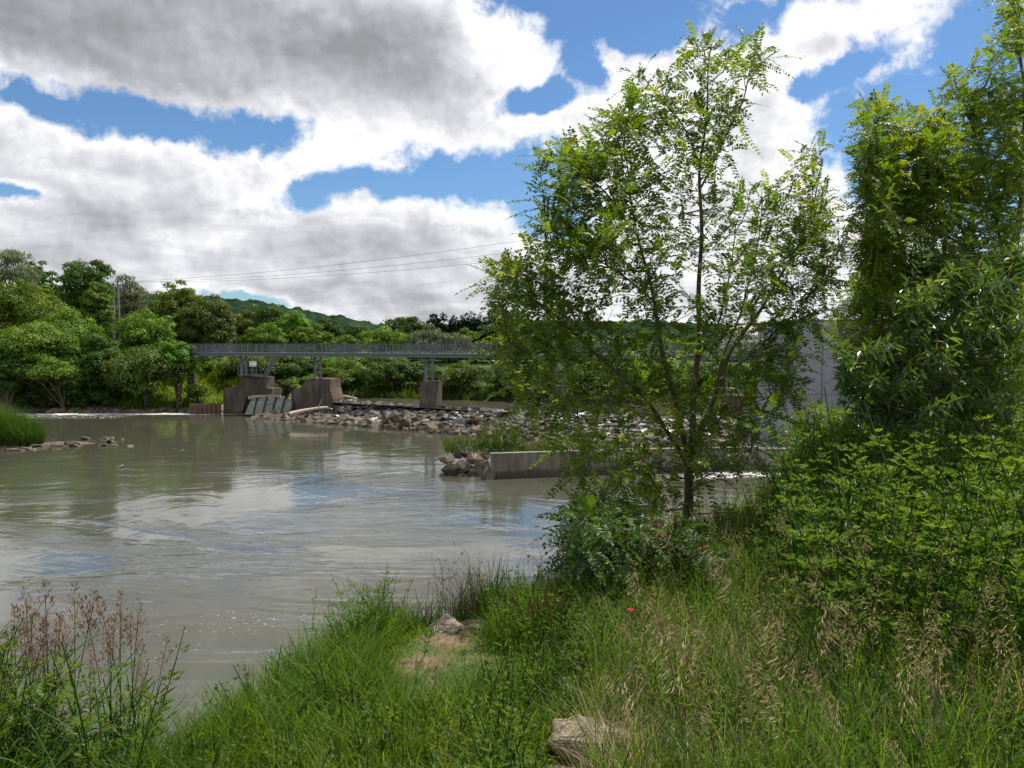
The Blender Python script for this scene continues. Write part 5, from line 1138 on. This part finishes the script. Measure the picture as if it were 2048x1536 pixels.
def reed(h, seed):
    r = np.random.default_rng(seed); e = empty('reed_grass_stalk', (0, 0, 0)); m_ = MB(); dv = r.normal(size=2) * .05 + [.03, 0]
    P = np.array([[dv[0] * h * t ** 2, dv[1] * h * t ** 2, h * t] for t in np.linspace(0, 1, 11)]); tube(m_, P, np.linspace(.0035, .0012, 11), 5, .5); m_.build('stem', M['reedleaf'], e, True)
    m_ = MB(); k = 7; hs2 = .1 + .62 * np.linspace(0, 1, k)
    V4 = []
    for j in range(k):
        b_ = P[int(hs2[j] * 10)]; a_ = j * 2.5 + r.random(); o = np.array([math.cos(a_), math.sin(a_), 0]); ln = .2 + .16 * r.random(); sd_ = np.array([-o[1], o[0], 0]); T = np.linspace(0, 1, 6)
        C_ = b_ + np.outer(T * ln * .7, o) + np.outer((T * .75 - T ** 2 * (.35 + .6 * r.random())) * ln, [0, 0, 1]); w_ = .0085 * np.sin(np.pi * (T * .85 + .13)) ** .7
        V = np.stack([C_ - sd_ * w_[:, None], C_ + sd_ * w_[:, None]], 1).reshape(-1, 3); m_.add(V, np.array([[2 * i, 2 * i + 1, 2 * i + 3, 2 * i + 2] for i in range(5)]), .2 + .7 * r.random())
    m_.build('leaf', M['reedleaf'], e)
    m_ = MB(); k = 64; tt = r.random(k); b_ = P[-1] + np.array([dv[0] * .3, dv[1] * .3, 1]) * ((tt - .7) * .17)[:, None]; o = norm(r.normal(size=(k, 3)) * [1, 1, .2] + [0, 0, .9]); q = b_ + o * ((1 - tt) * .040 + .004)[:, None]
    leaves(m_, q, norm(o + [0, 0, .7]), r.normal(size=(k, 3)), .017, .005, r.random(k)); 
    for j in range(0, k, 3): tube(m_, [b_[j] - [0, 0, .01], q[j]], .0005, 3, .4)
    m_.build('seed_head', M['panicle'], e); return e
def place(protos, first, x, y, z, s, label, cat, group, tilt=0.0, rz=None):
    i = random.randrange(len(protos)); o = protos[i]
    rot = (random.gauss(0, tilt), random.gauss(0, tilt), random.uniform(0, 6.28) if rz is None else rz)
    if first[i]: first[i] = False; o.location = (float(x), float(y), float(z)); o.rotation_euler = rot; o.scale = (s, s, s)
    else: o = copy_thing(o, (x, y, z), rot, s)
    tag(o, label, cat, group); return o
br = [brome(.8, 100 + i) for i in range(5)]; fb = [True] * 5
for i in range(170):
    while True:
        D = 2.3 * (8.2 / 2.3) ** random.random(); A = R(random.uniform(9, 34)); x, y = D * math.tan(A), D
        if float(seg_sd(np.array([x]), np.array([y]), CREST)[0]) > .2: break
    place(br, fb, x, y, H(x, y), random.uniform(.6, 1.15), 'straw coloured brome stalk ' + ('close to the bottom edge' if D < 3.3 else 'in the middle of the weedy slope' if D < 5.2 else 'in front of the tall green weeds') + (', right of the shaded bush' if A < R(20) else ', below the pointed leaf bush' if A < R(27) else ', by the right edge'), 'grass stalk', 'dry brome stalks on the right')
for px, py, s, lab in [(1440, 1075, 1.15, 'tallest dry brome stalk, curving up in front of the dark bush right of the trunk'), (1525, 1105, 1.05, 'tall dry brome stalk standing right beside the tallest one'), (1640, 930, 1.5, 'pale drooping grass stalk arching over the river view right of the tree'), (1600, 950, 1.4, 'pale grass stalk leaning left below the grey wall')]:
    D = 5.0 if px < 1600 else 8.5; t_ = at(px, py, D); x, y = t_[0] + .1, t_[1]; g0 = H(x, y); place(br, fb, x, y, g0, max((t_[2] - g0) / .72, .5), lab, 'grass stalk', None)
pn = [plantain(.42, 200 + i) for i in range(5)]; fp_ = [True] * 5
def pgroup(px, D, n, sx, sy, s0, s1, lab, grp):
    c = at(px, 1200, D)
    for i in range(n):
        x = c[0] + random.gauss(0, sx); y = D + random.gauss(0, sy); place(pn, fp_, x, y, H(x, y), random.uniform(s0, s1), lab, 'plantain stalk', grp, .05)
pgroup(1075, 3.9, 34, .10, .12, .9, 1.25, 'thin stalk with a brown head in the bunch at the centre of the foreground', 'plantain stalks in the centre bunch')
pgroup(1350, 5.4, 30, .22, .2, .85, 1.3, 'thin stalk with a brown head in front of the shaded bush under the tree', 'plantain stalks before the dark bush')
pgroup(1480, 4.6, 26, .3, .4, .6, .95, 'thin stalk with a brown head among reddish weeds right of centre', 'plantain stalks right of centre')
pgroup(960, 4.4, 22, .25, .25, .5, .8, 'thin stalk with a brown head beside the sandy path', 'plantain stalks by the path')
rd = [reed(1.0, 300 + i) for i in range(6)]; fr = [True] * 6
for i in range(36):
    px = random.choice([random.gauss(85, 30), random.gauss(205, 45), random.uniform(20, 320)]); D = random.uniform(3.15, 4.1); c = at(px, 1300, D); x, y = c[0], D; z0 = H(x, y)
    yt_ = random.uniform(1195, 1290) if random.random() < .62 else random.uniform(1290, 1420)
    s = (at(px, yt_, D)[2] - z0)
    place(rd, fr, x, y, z0, s, ('tall' if yt_ < 1240 else 'middling' if yt_ < 1290 else 'short') + ' reddish plumed reed stalk ' + ('at the left edge of the corner clump' if px < 60 else 'left of centre in the corner clump' if px < 130 else 'right of centre in the corner clump' if px < 215 else 'at the right side of the corner clump'), 'grass stalk', 'reed grass stalks at the lower left', .025)
x = -2.3 + rng.normal(size=620) * .42; y = 3.35 + rng.normal(size=620) * .27; k = np.arctan2(x, y) < R(-25.3); x, y = x[k], y[k]; n = len(x)
bake('corner_weeds', 'leafy weeds filling the clump at the lower left corner', pl + pc, x, y, 1.0 + .8 * rng.random(n), 'herb', tilt=.25)
x = -2.3 + rng.normal(size=4200) * .42; y = 3.3 + rng.normal(size=4200) * .3; k = np.arctan2(x, y) < R(-25.3); x, y = x[k], y[k]; n = len(x)
m_ = MB(); blades(m_, pos(x, y, -.05), .3 + .4 * rng.random(n), .006 + .006 * rng.random(n), .8, rng.random(n) * .8, 4); o = m_.build('corner_grass', M['reedleaf']); tag(o, 'broad leaved grass filling the lower left corner', 'grass', kind='stuff')
# dead seeding clump above the water
dc = at(935, 1190, 5.5)
for nm, lab, gx, gy, n_, mt, h0, h1, w_ in [('dry_clump', 'clump of thin dry reddish stalks standing against the water behind the pale rock', dc[0], 5.5, 260, 'panicle', .28, .62, .003), ]:
    x = gx + rng.normal(size=n_) * .16; y = gy + rng.normal(size=n_) * .12; m_ = MB(); P = pos(x, y); blades(m_, P, h0 + (h1 - h0) * rng.random(n_), w_, .5, rng.random(n_), 4)
    o = m_.build(nm, M[mt]); tag(o, lab, 'grass clump')
x = dc[0] + .05 + rng.normal(size=420) * .15; y = 5.5 + rng.normal(size=420) * .1; m_ = MB(); blades(m_, pos(x, y), .2 + .32 * rng.random(420), .006, .5, rng.random(420) * .6, 4); o = m_.build('grass_clump', M['grass']); tag(o, 'green tussock growing among the dry reddish stalks above the water', 'grass clump')
def dock(px, pytop, D, label, seed):
    r = np.random.default_rng(seed); t_ = at(px, pytop, D); x, y = t_[0], D; z0 = H(x, y); h = t_[2] - z0; e = empty('dead_weed', (x, y, z0), label, 'dead weed'); m_ = MB()
    P = np.array([[x + .02 * math.sin(3 * t), y, z0 + h * t] for t in np.linspace(0, 1, 8)]); tube(m_, P, np.linspace(.004, .001, 8), 5); m_.build('stem', M['bark'], e, True)
    m_ = MB(); m2 = MB()
    for i in range(16):
        b_ = P[0] + (P[-1] - P[0]) * (.5 + .5 * r.random()); a_ = r.random() * 6.28; q = b_ + np.array([math.cos(a_), math.sin(a_) * .6, .6 + r.random() * .5]) * (.04 + .05 * r.random()); w = q + np.array([math.cos(a_), 0, -.2]) * .03
        tube(m_, [b_, q, w], [.001, .0008, .0006], 3); k = 6; leaves(m2, w + r.normal(size=(k, 3)) * .006, r.normal(size=(k, 3)), r.normal(size=(k, 3)), .010, .006, r.random(k) * .4)
    m_.build('twigs', M['bark'], e); m2.build('seed_pods', M['brownhead'], e)
dock(1079, 1098, 5.4, 'dark dead weed with curled tips standing alone against the water left of the bush', 1)
dock(880, 1120, 5.2, 'brown dead weed with dark curled pods at the left side of the dry clump', 2)
dock(935, 1105, 5.3, 'brown dead weed at the top middle of the dry clump', 3)
# poppy
c = at(1262, 1219, 3.95); pz = H(c[0], c[1]); e = empty('poppy_flower', (c[0], c[1], pz), 'single red poppy flower in the shade before the bush', 'flower')
m_ = MB(); tube(m_, [[c[0] + .02, c[1], pz], [c[0] + .01, c[1], (pz + c[2]) / 2], c], .0016, 4); m_.build('stem', M['reedleaf'], e, True)
for i in range(4):
    m_ = MB(); a_ = i * 1.57 + .3; o = np.array([[math.cos(a_), math.sin(a_), .35]]); leaves(m_, c[None] - [0, 0, .005], o, np.array([[0, 0, 1.0]]) - o * .3, .021, .026, .2 + .2 * i); m_.build('petal', M['poppy'], e)
m_ = MB(); tube(m_, [c - [0, 0, .004], c + [0, 0, .008]], [.004, .005], 6, cap=True); m_.build('flower_centre', M['cable'], e)
print('OBJECTS', len(bpy.data.objects), 'FACES', sum(len(m.polygons) for m in bpy.data.meshes))
